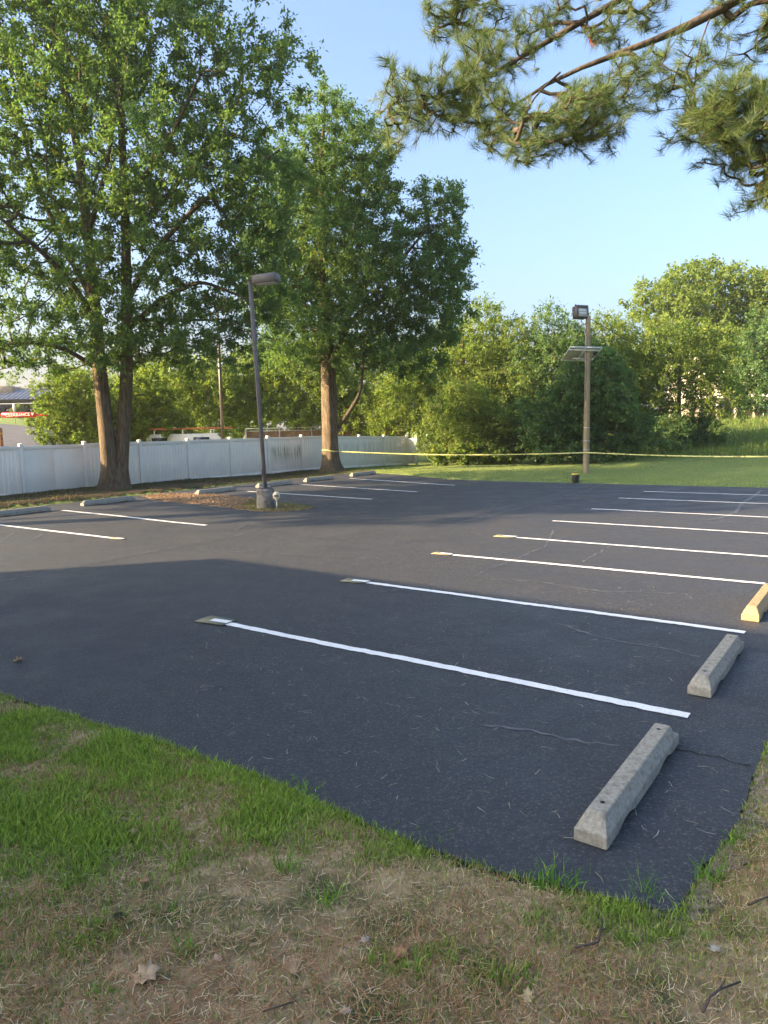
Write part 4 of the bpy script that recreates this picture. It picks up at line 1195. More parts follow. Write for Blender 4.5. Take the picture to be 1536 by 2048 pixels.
ax = norm(d2 * .85 + norm(rg.normal(size=(m_, 3))) * (.40 + .30 * t))
sd = norm(np.cross(ax, rg.normal(size=(m_, 3))))
l = .105 * rg.uniform(.7, 1.2, (m_, 1))
bend = np.array([0, 0, -.01])
w = .00125
V = np.stack([p - sd * w, p + sd * w, p + ax * l + bend], 1).reshape(-1, 3)
F3 = np.arange(m_ * 3).reshape(-1, 3)
pal = np.array([(.060, .10, .042), (.10, .155, .05), (.18, .23, .06)])
x = (np.repeat(cl, nn) * .6 + rg.uniform(0, .4, m_)) * 2; i0 = np.clip(x.astype(int), 0, 1); f = (x - i0)[:, None]
col = pal[i0] * (1 - f) + pal[i0 + 1] * f
col[rg.uniform(size=m_) < .01] = (.2, .10, .04)
dead = np.repeat(rg.uniform(size=len(cl)) < .0015, nn); col[dead] = (.25, .07, .03)
link('needles', mesh_np('needles', V, [F3], [M['needle']], {'tint': np.repeat(col, 3, 0)}), pine)['kind'] = 'stuff'

# ------------------------------------------------------------------ grass
def blades(name, P, z, h, w, lean, col, rg, mat='grass', parent=None, simple=False):
    n = len(P)
    a = rg.uniform(0, 2 * math.pi, n)
    f = np.stack([np.cos(a), np.sin(a)], 1)
    b = rg.uniform(0, 2 * math.pi, n); ld = np.stack([np.cos(b), np.sin(b)], 1) * lean[:, None]
    Z = z
    def mk(t, off, wd):
        xy = P + ld * (h * t ** 1.7)[:, None] + f * (w * wd * off)[:, None]
        zz = Z + h * t * np.sqrt(np.maximum(.08, 1 - (lean * t) ** 2 * .7))
        return np.concatenate([xy, zz[:, None]], 1)
    if simple:
        V = np.stack([mk(0, -.5, 1), mk(0, .5, 1), mk(1, 0, 0)], 1).reshape(-1, 3)
        return link(name, mesh_np(name, V, [np.arange(n * 3).reshape(-1, 3)], [M[mat]], {'tint': np.repeat(col, 3, 0)}), parent)
    V = np.stack([mk(0, -.5, 1), mk(0, .5, 1), mk(.55, .5, .85), mk(1, 0, 0), mk(.55, -.5, .85)], 1).reshape(-1, 3)
    i = np.arange(n) * 5
    me = mesh_np(name, V, [np.stack([i, i + 1, i + 2, i + 4], 1), np.stack([i + 4, i + 2, i + 3], 1)], [M[mat]], {'tint': np.repeat(col, 5, 0)})
    return link(name, me, parent)
def nfield(P, seed, f):
    z = np.zeros(len(P)); amp = 1.0; r = np.random.default_rng(seed)
    for o_ in range(4):
        T_ = r.uniform(-1, 1, (64, 64))
        th = r.uniform(0, 6.28); ca, sa = math.cos(th), math.sin(th)
        q = np.stack([P[:, 0] * ca - P[:, 1] * sa, P[:, 0] * sa + P[:, 1] * ca], 1) * f * 2 ** o_ * .55 + 17.3
        i = np.floor(q).astype(int); t = q - i; t = t * t * (3 - 2 * t)
        g = lambda a, b: T_[(i[:, 0] + a) % 64, (i[:, 1] + b) % 64]
        z += amp * ((g(0, 0) * (1 - t[:, 0]) + g(1, 0) * t[:, 0]) * (1 - t[:, 1]) + (g(0, 1) * (1 - t[:, 0]) + g(1, 1) * t[:, 0]) * t[:, 1])
        amp *= .6
    return z * 1.1
rg = np.random.default_rng(5)
NB_ = 560000
P = np.stack([rg.uniform(-5.8, 5.2, NB_ * 2), rg.uniform(1.1, 8.0, NB_ * 2)], 1)
# keep what the lens can see, plus a margin
vis = (np.abs(P[:, 0]) < .56 * (P[:, 1]) + 1.2)
P = P[vis]
sd_ = poly_sd(P, LOT)
over = rg.uniform(size=len(P)) * .05
ok = (sd_ > .0 - over * (nfield(P, 8, 2.5) > -.2)) & (sd_ < 4.5)
P, sd_ = P[ok], sd_[ok]
# lush green near the lot on the left, dry towards the camera and right
right = (P[:, 0] > 1.1) & (P[:, 1] > 2.6)
gw = np.interp(P[:, 0], [-4, -2.5, -1.2, -.5, .2, .7, 1.2, 3], [1.75, 1.45, .95, .42, .18, .12, .10, .08])
gw = np.where(right, .03, gw)
nf = nfield(P, 1, 1.6); nf2 = nfield(P, 2, 4.0)
lush = np.clip(1.0 - (sd_ - gw * (1 + .30 * nf)) / (.10 + .50 * gw), 0, 1) * np.clip(.85 + .35 * nf2 + .25 * nf, .2, 1)
gt = sstep(P[:, 0], -.9, .6) * (1 - .55 * np.clip(1 - sd_ / .10, 0, 1))
gate = 1 - gt * (1 - np.clip(.40 + 1.2 * nfield(P, 11, 3.0), 0, 1))
gate = np.where(right, gate * .6, gate)
lush = lush * gate
lush = np.maximum(lush, np.clip(nf2 * 1.1 - .95, 0, .42))
dens = np.clip(.6 + .3 * nf + .5 * lush, .25, 1) * np.clip(.85 + .45 * nf2, .3, 1)
keep = rg.uniform(size=len(P)) < dens
P, sd_, lush, nf, nf2 = P[keep], sd_[keep], lush[keep], nf[keep], nf2[keep]
if len(P) > 178000: P, sd_, lush, nf, nf2 = [q_[:178000] for q_ in (P, sd_, lush, nf, nf2)]
green = rg.uniform(size=len(P)) < (.52 + .46 * lush + .20 * nf2)
n = len(P)
cg = np.array([(.14, .225, .038), (.22, .325, .05), (.31, .40, .075)])
x = np.clip(rg.uniform(0, 1, n) * .7 + .3 * lush, 0, .999) * 2; i0 = x.astype(int); f = (x - i0)[:, None]
colg = cg[i0] * (1 - f) + cg[np.minimum(i0 + 1, 2)] * f
dull = (1 - lush)[:, None]
colg = colg * (1 - .30 * dull) + np.array([.17, .19, .09]) * .30 * dull
cd = np.array([(.58, .43, .24), (.46, .32, .165), (.66, .52, .32), (.37, .23, .11)])
cold = cd[rg.integers(0, 4, n)] * rg.uniform(.6, 1.15, (n, 1))
col = np.where(green[:, None], colg, cold) * rg.uniform(.55, 1.4, (n, 1))
hh = np.where(green, .032 + .030 * lush * np.clip(.8 + .5 * nf2, .3, 1.3), .042) * rg.uniform(.45, 1.4, n)
ww = np.where(green, .0038 + .0032 * lush, .0031) * rg.uniform(.7, 1.3, n)
ln = np.where(green, rg.uniform(.15, .95, n), rg.uniform(.25, .9, n))
Zg = height(P) + .008
gm = green
tag(blades('verge_grass', P[gm], Zg[gm], hh[gm], ww[gm], ln[gm], col[gm], rg), 'green grass blades of the foreground verge', kind='stuff')
gm = ~green
tag(blades('dry_grass', P[gm], Zg[gm], hh[gm], ww[gm] * 1.15, ln[gm] * .8, col[gm], rg, simple=True), 'straw-dry grass blades of the foreground verge', kind='stuff')
n = 60000
P = np.stack([rg.uniform(-7, 10, n), rg.uniform(-1.5, 14, n)], 1)
s_ = poly_sd(P, LOT)
P = P[(s_ > .03) & (s_ < 5.4) & ((np.abs(P[:, 0]) > .56 * P[:, 1] + 1.2) | (P[:, 1] < 1.1)) & (np.hypot(P[:, 0], P[:, 1]) > .7)]
n = len(P)
c = np.array([(.12, .19, .035), (.17, .23, .05), (.42, .33, .2), (.32, .24, .14), (.22, .22, .1)])[rg.integers(0, 5, n)] * rg.uniform(.7, 1.2, (n, 1))
tag(blades('outer_grass', P, height(P) + .008, .055 * rg.uniform(.5, 1.4, n), np.full(n, .006), rg.uniform(.2, .9, n), c, rg, simple=True), 'mixed dry and green grass of the verge to the sides of the view', kind='stuff')
# brown pine straw
n = 26000
P = np.stack([rg.uniform(-3.4, 4.2, n * 2), rg.uniform(1.4, 6.5, n * 2)], 1)
P = P[(np.abs(P[:, 0]) < .56 * P[:, 1] + .5)]
s_ = poly_sd(P, LOT)
P = P[(s_ > .05) & (nfield(P, 3, 2.2) + .35 * np.clip(s_, 0, 2) > .1 + rg.uniform(-.3, .6, len(P)))][:n]
def litter(name, P, z, L, W, cols, rg, tilt=.2):
    n = len(P)
    a = rg.uniform(0, 6.28, n)
    ax = np.stack([np.cos(a), np.sin(a), rg.normal(0, tilt, n)], 1); sdv = np.stack([-np.sin(a), np.cos(a), np.zeros(n)], 1)
    l = L * rg.uniform(.5, 1.2, (n, 1)); c = np.concatenate([P, z[:, None]], 1)
    if n > 30000:
        col = np.array(cols)[rg.integers(0, len(cols), n)] * rg.uniform(.7, 1.2, (n, 1))
        V = np.stack([c - ax * l * .5 - sdv * W, c - ax * l * .5 + sdv * W, c + ax * l * .5], 1).reshape(-1, 3)
        return link(name, mesh_np(name, V, [np.arange(n * 3).reshape(-1, 3)], [M['litter']], {'tint': np.repeat(col, 3, 0)}))
    bnd = sdv * rg.normal(0, .10, (n, 1)) * l
    V = np.stack([c - ax * l * .5 - sdv * W, c - ax * l * .5 + sdv * W, c + bnd + sdv * W, c + ax * l * .5 + sdv * W * .4, c + ax * l * .5 - sdv * W * .4, c + bnd - sdv * W], 1).reshape(-1, 3)
    i = np.arange(n) * 6
    col = np.array(cols)[rg.integers(0, len(cols), n)] * rg.uniform(.7, 1.2, (n, 1))
    return link(name, mesh_np(name, V, [np.stack([i, i + 1, i + 2, i + 5], 1), np.stack([i + 5, i + 2, i + 3, i + 4], 1)], [M['litter']], {'tint': np.repeat(col, 6, 0)}))
tag(litter('pine_straw', P, height(P) + .022 + rg.uniform(0, .02, len(P)), .10, .0011, [(.34, .17, .085), (.24, .11, .055), (.42, .26, .14)], rg), 'red-brown pine straw lying in the dry grass', kind='stuff')
n = 34000
P = np.stack([rg.uniform(-4.2, 4.2, n * 2), rg.uniform(1.4, 6.8, n * 2)], 1)
P = P[(np.abs(P[:, 0]) < .56 * P[:, 1] + .4)]
P = P[poly_sd(P, LOT) > .06][:n]
tag(litter('dead_grass', P, height(P) + .016 + rg.uniform(0, .016, len(P)), .052, .0013, [(.56, .42, .24), (.42, .29, .15), (.66, .53, .34), (.32, .21, .10), (.32, .30, .13)], rg, .18), 'flattened dead grass stems on the verge', kind='stuff')
# pale needles dropped on the asphalt
n = 420
P = np.stack([rg.uniform(-4, 4.2, n * 3), rg.uniform(2.9, 9.5, n * 3)], 1)
s_ = poly_sd(P, LOT)
P = P[(s_ < -.05) & (np.abs(P[:, 0] - .4) < .3 * P[:, 1] + .4)][:n]
tag(litter('fallen_needles', P, np.full(len(P), .0045), .085, .0014, [(.52, .46, .34), (.40, .34, .22), (.62, .56, .42)], rg, .02), 'pale pine needles scattered on the near asphalt', kind='stuff')
# far lawn blades
n = 90000
P = np.stack([rg.uniform(-2, 24, n * 2), rg.uniform(20, 44, n * 2)], 1)
s_ = poly_sd(P, LOT)
P = P[(s_ > .0) & (P[:, 0] < .56 * P[:, 1] + .5) & ((P - FEN_A) @ FEN_N > .1) & (rg.uniform(size=len(P)) < np.where(s_ < 3, 1, .55))][:n]
n = len(P)
c = np.array([(.18, .26, .075), (.21, .28, .085), (.25, .30, .095), (.28, .30, .12)])[rg.integers(0, 4, n)] * rg.uniform(.8, 1.15, (n, 1))
tag(blades('lawn_grass', P, height(P) - .005, .055 * rg.uniform(.5, 1.3, n), np.full(n, .018), rg.uniform(.1, .9, n), c, rg, simple=True), 'short mown lawn grass beyond the lot', kind='stuff')
# rough grass under the fence and trees
n = 16000
P = FEN_A + rg.uniform(-6, 17, n)[:, None] * FEN_U + rg.uniform(.05, 3.7, n)[:, None] * FEN_N
s_ = poly_sd(P, LOT); P = P[(s_ > .02) & (nfield(P, 4, 1.2) > -.1 + rg.uniform(-.5, .5, len(P)))]; n = len(P)
c = np.array([(.07, .10, .025), (.16, .12, .06), (.10, .12, .03), (.12, .08, .045)])[rg.integers(0, 4, n)] * rg.uniform(.7, 1.2, (n, 1))
tag(blades('rough_grass', P, height(P) + .01, .06 * rg.uniform(.4, 1.4, n), np.full(n, .016), rg.uniform(.2, 1.1, n), c, rg), 'thin rough grass under the two oaks', kind='stuff')
# tall meadow grass on the slope at right
n = 26000
P = np.stack([rg.uniform(13, 40, n), rg.uniform(43, 66, n)], 1)
c = np.array([(.11, .17, .035), (.13, .20, .042), (.16, .21, .055), (.26, .23, .12)])[rg.choice(4, n, p=[.4, .35, .2, .05])] * rg.uniform(.8, 1.15, (n, 1))
tag(blades('meadow_grass', P, height(P), .55 * rg.uniform(.4, 1.3, n), np.full(n, .045), rg.uniform(.1, .8, n), c, rg, simple=True), 'tall uncut grass on the slope at right', kind='stuff')
# mulch chips and grass on the island
n = 5000
lo, hi = isl.min(0), isl.max(0)
P = rg.uniform(lo, hi, (n * 3, 2)); P = P[poly_sd(P, isl) < .06]
ch = P[rg.uniform(size=len(P)) < .8]
gpx = np.array([gp(500, 1010)[0]])[0]
m_ = ch[:, 0] < gpx - .1
tag(litter('mulch_chips', ch[m_], .018 + rg.uniform(0, .03, m_.sum()), .09, .012, [(.36, .25, .15), (.26, .17, .10), (.44, .32, .20)], rg, .3), 'loose wood chips on the island left of the lamp post', kind='stuff')
gr = P[P[:, 0] > gpx - .25]; n = len(gr)
c = np.array([(.07, .11, .025), (.10, .13, .03), (.15, .14, .06)])[rg.integers(0, 3, n)]
tag(blades('island_grass', gr, np.full(n, .01), .07 * rg.uniform(.5, 1.3, n), np.full(n, .012), rg.uniform(.2, .9, n), c, rg), 'short grass round the lamp pedestal', kind='stuff')

# ------------------------------------------------------------------ litter on the verge
def lobed_leaf(name, p, size, col, rz, label, seed, lobes=5, curl=.45, tiltx=0, depth=.5, lift=.03, cat='leaf', group='fallen leaves'):
    r = np.random.default_rng(seed)
    half = [(-.50, .0), (-.40, .07), (-.47, .30), (-.30, .22), (-.16, .24), (-.10, .50), (.02, .30), (.10, .25), (.30, .44), (.27, .20), (.33, .12), (.58, .0)]
    pl = half + [(x, -y) for x, y in half[-2:0:-1]]
    pl = [(x * (1 + r.normal(0, .07)), y * (1 + r.normal(0, .12)) * (.75 + depth * .5)) for x, y in pl]
    k = len(pl)
    V = [(0, 0, 0)]
    for s in (.5, 1):
        for x, y in pl:
            V.append((x * s * size, y * s * size, size * (curl * (abs(y) * s) ** 1.4 + .25 * curl * (x * s) ** 2 + r.normal(0, .025) * s)))
    F = [[0, 1 + i, 1 + (i + 1) % k] for i in range(k)] + [[1 + i, 1 + k + i, 1 + k + (i + 1) % k, 1 + (i + 1) % k] for i in range(k)]
    e = empty(name, p + np.array([0, 0, lift]), rz)
    e.rotation_euler = (tiltx, r.normal(0, .12), rz)
    tag(e, label, cat, group)
    mt = pmat('leaf_' + str(seed), col, tuple(c * .7 for c in col), 25, .8, 90, .3, .003, .2)
    o = MB().add(V, F).build('blade', mt, e, smooth=True)
    o.modifiers.new('thickness', 'SOLIDIFY').thickness = .0008
    MB().tube([(-.45 * size, 0, .001), (-.65 * size, .02 * size, .01), (-.85 * size, .06 * size, .02)], [.0015, .0014, .001], 5).build('stem', mt, e)
    return e
LV = [((290, 1965), .115, (.46, .33, .20), .4, 'large pale tan lobed leaf lying flat in the dry grass at lower left', .5),
      ((436, 1930), .045, (.48, .33, .22), 2.2, 'small tan leaf right of the large pale leaf', .45),
      ((290, 1774), .055, (.34, .20, .10), .2, 'brown leaf half sunk where green grass turns dry, left of centre', .4),
      ((8, 1526), .09, (.36, .19, .09), 1.2, 'brown curled leaf in green grass at the left photo edge', .4),
      ((270, 1672), .05, (.50, .34, .22), 1.5, 'small tan leaf standing in the green grass', .4),
      ((802, 1921), .075, (.40, .20, .11), -.3, 'reddish brown oak leaf in the lower middle of the dry grass', .6),
      ((731, 1893), .05, (.42, .36, .27), 1.0, 'whitish leaf just left of the reddish oak leaf', .45),
      ((1056, 2008), .06, (.44, .34, .18), 1.4, 'folded yellow-tan leaf near the bottom photo edge', .4),
      ((1430, 1912), .06, (.45, .39, .29), .5, 'pale cream leaf in the grass below the lot corner', .5),
      ((692, 2038), .05, (.40, .30, .2), .1, 'pale leaf scrap at the bottom photo edge below the oak leaf', .4),
      ((405, 1694), .04, (.5, .38, .26), .9, 'tan leaf scrap at the border of green and dry grass', .4)]
for i, (p, s, c, rz, lab, dp) in enumerate(LV):
    lobed_leaf('fallen_leaf', hit(*p), s, c, rz, lab, 200 + i, depth=dp, tiltx=.25 if i in (0, 4) else 0)
q_ = gp(37, 1325)
lobed_leaf('crumpled_leaf', q_, .10, (.42, .27, .12), .5, 'crumpled tan leaf alone on the shaded asphalt at left', 230, curl=1.1, lift=.012, group=None)
def twig(name, pts, r, label, seed):
    P3 = [hit(*p) + np.array([0, 0, .045]) for p in pts[0]]
    e = empty(name, P3[0]); tag(e, label, 'twig', 'dead twigs')
    base_ = P3[0]
    MB().tube([p - base_ for p in P3], np.linspace(r, r * .6, len(P3)), 7).build('stem', M['stick'], e)
    for sub in pts[1:]:
        Q3 = [hit(*p) + np.array([0, 0, .05]) - base_ for p in sub]
        MB().tube(Q3, np.linspace(r * .7, r * .35, len(Q3)), 6).build('side_shoot', M['stick'], e)
twig('dead_twig', [[(1150, 1915), (1175, 1910), (1196, 1905), (1202, 1880), (1204, 1857)], [(1200, 1885), (1212, 1878)]], .006, 'bent grey twig in the grass below the nearest wheel stop', 1)
twig('dead_twig', [[(1405, 2046), (1420, 2015), (1440, 2000), (1480, 1985)], [(1440, 2000), (1450, 1982)]], .006, 'forked grey twig at the lower right photo corner', 2)
twig('dead_twig', [[(1496, 1828), (1515, 1820), (1536, 1812)]], .006, 'short dark stick on the right verge', 3)
twig('dead_twig', [[(528, 2046), (560, 2036), (592, 2026), (575, 2005)]], .004, 'thin dark twig at the bottom edge left of centre', 4)
# dry needle fan, pine cone, pale stone
h_ = hit(590, 1958)
e = empty('needle_fan', h_ + np.array([0, 0, .02])); tag(e, 'dry fan of tan pine needles on the dry grass', 'pine needles')
r = np.random.default_rng(3); m = MB()
for k in range(70):
    a = r.normal(math.pi * .62, .38); l = r.uniform(.05, .085)
    d = np.array([math.cos(a), math.sin(a), r.uniform(.0, .35)]); s_ = np.array([-math.sin(a), math.cos(a), 0]) * .0008
    m.add([-s_, s_, d * l + s_ * .5, d * l - s_ * .5], [[0, 1, 2, 3]])
m.build('needles', pmat('dry_needle', (.42, .27, .15), None, bstr=0, rough=.8), e)
MB().tube([(0, 0, 0), (.01, -.02, .0)], .004, 6).build('stub', M['stick'], e)
h_ = hit(238, 1843)
e = empty('pine_cone', h_ + np.array([0, 0, .018])); e.rotation_euler = (R(80), 0, R(60)); tag(e, 'small dark pine cone in the dry grass at lower left', 'pine cone')
MB().tube([(0, 0, z) for z in np.linspace(-.03, .03, 7)], [.006, .011, .013, .013, .011, .008, .003], 8).build('core', M['stick'], e)
scale_me = MB().add([(-.004, .008, 0), (.004, .008, 0), (.007, .019, .004), (0, .023, .007), (-.007, .019, .004), (0, .019, -.001)], [[0, 1, 2, 3, 4], [0, 4, 5], [1, 5, 2], [2, 5, 3], [4, 3, 5]]).mesh('scale', M['stick'])
for k in range(40):
    z = -.028 + k * .0014; sc_ = .55 + .5 * math.sin(math.pi * (k + 2) / 44)
    o = link('scale', scale_me, e, (0, 0, z), (0, 0, k * 2.4)); o.scale = (sc_, sc_, sc_)
def pebble(px, size, label, seed, mat='pebble', flat=.6):
    bm = bmesh.new(); bmesh.ops.create_icosphere(bm, subdivisions=3, radius=size)
    r = np.random.default_rng(seed); kx = r.normal(0, 1 / size * .9, (5, 3)); ph = r.uniform(0, 6, 5)
    for v in bm.verts:
        c = np.array(v.co); v.co = Vector(c * (1 + .09 * np.sin(kx @ c + ph).sum() / 2)); v.co.z *= flat
    me = bpy.data.meshes.new('pebble'); bm.to_mesh(me); bm.free(); me.materials.append(M[mat])
    for f_ in me.polygons: f_.use_smooth = True
    o = link('pebble', me, None, hit(*px) + np.array([0, 0, size * .45])); tag(o, label, 'stone', 'loose stones')
pebble((1500, 1641), .018, 'pale rounded stone on the right verge beside the asphalt', 1)
pebble((1446, 1713), .011, 'tiny cream stone on the right verge nearer the corner', 2)
pebble((1518, 1432), .010, 'tiny white stone at the asphalt edge on the far right', 3)
# weed tufts
def tuft(px, n, h, w, cols, label, seed, spread=.03, cat='weed'):
    p = hit(*px); r = np.random.default_rng(seed)
    e = empty('weed_tuft', p); tag(e, label, cat, 'weed tufts in the verge')
    P = r.normal(0, spread, (n, 2)); c = np.array(cols)[r.integers(0, len(cols), n)] * r.uniform(.8, 1.2, (n, 1))
    blades('blades', P, np.full(n, -.005), h * r.uniform(.5, 1.2, n), np.full(n, w), r.uniform(.2, 1.0, n), c, r, parent=e)['kind'] = 'stuff'
GRN = [(.09, .21, .026), (.13, .27, .034), (.18, .32, .045)]
for px, n, h, w, cols, lab, spd in [
        ((655, 1668), 90, .07, .002, [(.45, .36, .2), (.36, .27, .14)], 'bleached straw tuft near the lot edge', .018),
        ((655, 1810), 40, .11, .007, GRN, 'bright green weed tuft low in the middle of the dry grass', .035),
        ((845, 1695), 110, .10, .007, GRN, 'broad bright tuft spilling onto the asphalt at the middle of the near edge', .07),
        ((1110, 1778), 110, .10, .007, GRN, 'bright crabgrass tuft at the near edge below the nearest wheel stop', .07),
        ((1300, 1815), 50, .16, .004, GRN, 'thin tall grass blades at the tip of the lot corner', .05),
        ((1425, 1765), 70, .10, .007, GRN, 'green weed on the right verge beside the lot corner', .04),
        ((1480, 1690), 80, .06, .010, GRN, 'low broad-leaved weed on the right verge near the pale stone', .05),
        ((370, 1915), 26, .09, .006, GRN, 'sparse green tuft above the large pale leaf', .03),
        ((205, 2000), 26, .08, .007, GRN, 'small green weed below and left of the large pale leaf', .03),
        ((575, 1745), 40, .12, .006, GRN, 'upright green tuft where lush grass meets dry grass', .03),
        ((600, 1600), 90, .09, .007, GRN, 'lush tuft overhanging the asphalt on the left part of the near edge', .08)]:
    tuft(px, n, h, w, cols, lab, int(px[0]), spd)

# ------------------------------------------------------------------ behind the fence: van, slatted fence, restaurant, clearance bar
vz = -.05
vc = at(395, 878, 40.0)
van = empty('white_van', (vc[0], vc[1], 0), R(8)); tag(van, 'white van with a ladder rack parked behind the fence', 'van')
m = MB()
hw, L0, L1 = 1.0, -2.6, 2.6
side = [(L0, .35), (L0, 1.95), (L0 + .25, 2.12), (L1 - 1.5, 2.12), (L1 - .75, 1.35), (L1 - .05, 1.15), (L1, .35)]
ns = len(side)
m.add([(x, -hw + (.1 if z > 1.9 else 0), z) for x, z in side] + [(x, hw - (.1 if z > 1.9 else 0), z) for x, z in side],
      [list(range(ns)), list(range(ns, 2 * ns))[::-1]] + [[i, ns + i, ns + (i + 1) % ns, (i + 1) % ns] for i in range(ns)])
m.build('body', M['white_metal'], van)
for x0, x1 in ((-.1, .75), (-2.3, -1.5)):
    MB().box((x0, -hw - .012, 1.45), (x1, -hw + .02, 1.92)).build('window', M['glass'], van)
MB().add([(L1 - 1.42, -.85, 2.06), (L1 - .80, -.85, 1.42), (L1 - .80, .85, 1.42), (L1 - 1.42, .85, 2.06)], [[0, 1, 2, 3]]).build('windscreen', M['glass'], van)
for x in (-1.7, 1.7):
    for y in (-hw + .02, hw - .25):
        w = MB().tube([(x, y, .34), (x, y + .23, .34)], .34, 20).build('wheel', M['rubber'], van)
        MB().tube([(x, y - .01, .34), (x, y, .34)], .19, 14).build('rim', M['alu'], w)
for y in (-.85, -.78):
    MB().box((L1 - .02, y, .75), (L1 + .03, y + .05, .9))
for y in (-.8, .55):
    MB().bbox((L1 - .03, y, .75), (L1 + .02, y + .25, .92), .02).build('headlight', M['lens'], van)
rk = MB()
for x in (-2.2, -.7, .8):
    rk.bbox((x, -.9, 2.10), (x + .06, -.84, 2.34), .008); rk.bbox((x, .84, 2.10), (x + .06, .9, 2.34), .008); rk.bbox((x, -.9, 2.30), (x + .06, .9, 2.35), .008)
rack = rk.build('roof_rack', M['white_metal'], van)
def ladder(y, z, x0, x1, label):
    e = empty('ladder', (0, 0, 0)); e.matrix_world = van.matrix_basis
    tag(e, label, 'ladder', 'ladders on the van rack')
    for dy in (0, .36):
        MB().bbox((x0, y + dy, z), (x1, y + dy + .03, z + .10), .005).build('stile', M['orange_rack'], e)
    for x in np.arange(x0 + .2, x1, .3):
        MB().tube([(x, y + .03, z + .05), (x, y + .36, z + .05)], .016, 6).build('rung', M['alu'], e)
ladder(-.80, 2.352, -2.5, 2.0, 'orange-brown ladder nearest the fence on the van rack')
ladder(.10, 2.352, -2.4, 1.4, 'orange-brown ladder on the far side of the van rack')
# brown slatted enclosure
sf = empty('slatted_fence', (0, 0, 0)); tag(sf, 'low brown slatted fence with pale posts behind the white fence', 'fence')
pa, pb2 = at(492, 880, 46), at(745, 880, 49.5)
Lf = np.linalg.norm((pb2 - pa)[:2]); uf = (pb2 - pa)[:2] / Lf; ang = math.atan2(uf[1], uf[0])
sf.location = (pa[0], pa[1], 0); sf.rotation_euler = (0, 0, ang)
slat = MB().bbox((.005, -.01, .1), (.135, .01, 2.2), .004).mesh('slat', M['brown_slat'])
for k in range(int(Lf / .14)):
    link('slat', slat, sf, (k * .14, 0, float(rng.normal(0, .012))))
for k, x in enumerate(np.linspace(0, Lf, 5)):
    MB().tube([(x, -.06, -.1), (x, -.06, 2.32)], .045, 8).build('post', M['galv'], sf)
MB().tube([(0, -.03, 2.17), (Lf, -.03, 2.17)], .025, 6).build('rail', M['galv'], sf)
MB().tube([(0, .08, 2.34), (Lf, .25, 2.36)], .03, 6).build('rail', M['galv'], sf)

# restaurant far left
rb = at(-20, 838, 88); zr = float(height(rb[None, :2])[0])
rs = empty('restaurant', (rb[0], rb[1], zr), R(4)); tag(rs, 'low restaurant with a grey standing-seam metal roof at the left photo edge', 'building')
def pz_(py, Y=88): return at(20, py, Y)[2] - zr
MB().box((-14, 0, -1), (7.2, 12, pz_(808))).build('wall', M['stone'], rs)
for x in (-4, -1.2, 1.6, 4.4):
    w = MB().box((x, -.06, .3), (x + 2.2, .02, pz_(812))).build('window', M['glass'], rs)
    MB().box((x - .14, -.12, .2), (x, .0, pz_(810))).build('frame', M['dark_wood'], w)
rf = MB().add([(-14, -1.5, pz_(800)), (7.6, -1.5, pz_(800)), (7.0, 3.2, pz_(776)), (-14, 3.2, pz_(776)), (-14, -1.5, pz_(804)), (7.6, -1.5, pz_(804)), (7.0, 3.2, pz_(804)), (-14, 3.2, pz_(804))],
              [[0, 1, 2, 3], [4, 7, 6, 5], [0, 4, 5, 1], [1, 5, 6, 2], [2, 6, 7, 3]]).build('roof', M['metal_roof'], rs)
for x in np.arange(-6, 7.2, .55):
    MB().add([(x, -1.52, pz_(800) + .10), (x + .06, -1.52, pz_(800) + .10), (x + .06, 3.2, pz_(776) + .10), (x, 3.2, pz_(776) + .10), (x, -1.52, pz_(800)), (x + .06, -1.52, pz_(800)), (x + .06, 3.2, pz_(776)), (x, 3.2, pz_(776))],
             [[0, 1, 2, 3], [0, 4, 5, 1], [1, 5, 6, 2], [0, 3, 7, 4]]).build('seam', M['metal_roof'], rf)
MB().box((-14.2, -1.62, pz_(804)), (7.7, -1.5, pz_(800) + .02)).build('fascia', M['dark_wood'], rs)
MB().bbox((-3.0, 1.5, pz_(790)), (2.2, 4.4, pz_(770)), .05).build('chimney', M['stone'], rf)
MB().bbox((-14, 3.2, pz_(780)), (7.2, 8, pz_(773)), .05).build('parapet', M['stone'], rs)
sgn = MB().bbox((-2.2, -1.9, pz_(825)), (2.6, -1.75, pz_(813)), .02).build('sign_board', M['black_plastic'], rs)
def text(body, size, parent, mat, loc, rot, ext=.004):
    c = bpy.data.curves.new('lettering', 'FONT'); c.body = body; c.size = size; c.extrude = ext
    c.align_x = 'CENTER'; c.align_y = 'CENTER'; c.materials.append(mat)
    tmp = link('lettering_curve', c)
    me = bpy.data.meshes.new_from_object(tmp.evaluated_get(bpy.context.evaluated_depsgraph_get()))
    bpy.data.objects.remove(tmp); bpy.data.curves.remove(c)
    return link('lettering', me, parent, loc, rot)
text("9'-0\"", .55, sgn, M['white_print'], (1.2, -1.92, (pz_(825) + pz_(813)) / 2), (R(90), 0, 0))
bush('foundation_shrub', 'small clipped shrub before the restaurant windows', 86, [(33, 822, 10, 10, 0, .6)], 40, MID, 301, .2, .12, .4, .25, 6, 8, 'restaurant shrubs', 'shrub')
bush('low_hedge', 'low hedge along the restaurant front behind the red bar', 85, [(20, 838, 30, 5, 0, .5), (65, 837, 18, 6, 0, .5)], 70, MID, 302, .2, .12, .4, .3, 6, 8, 'restaurant shrubs', 'shrub')
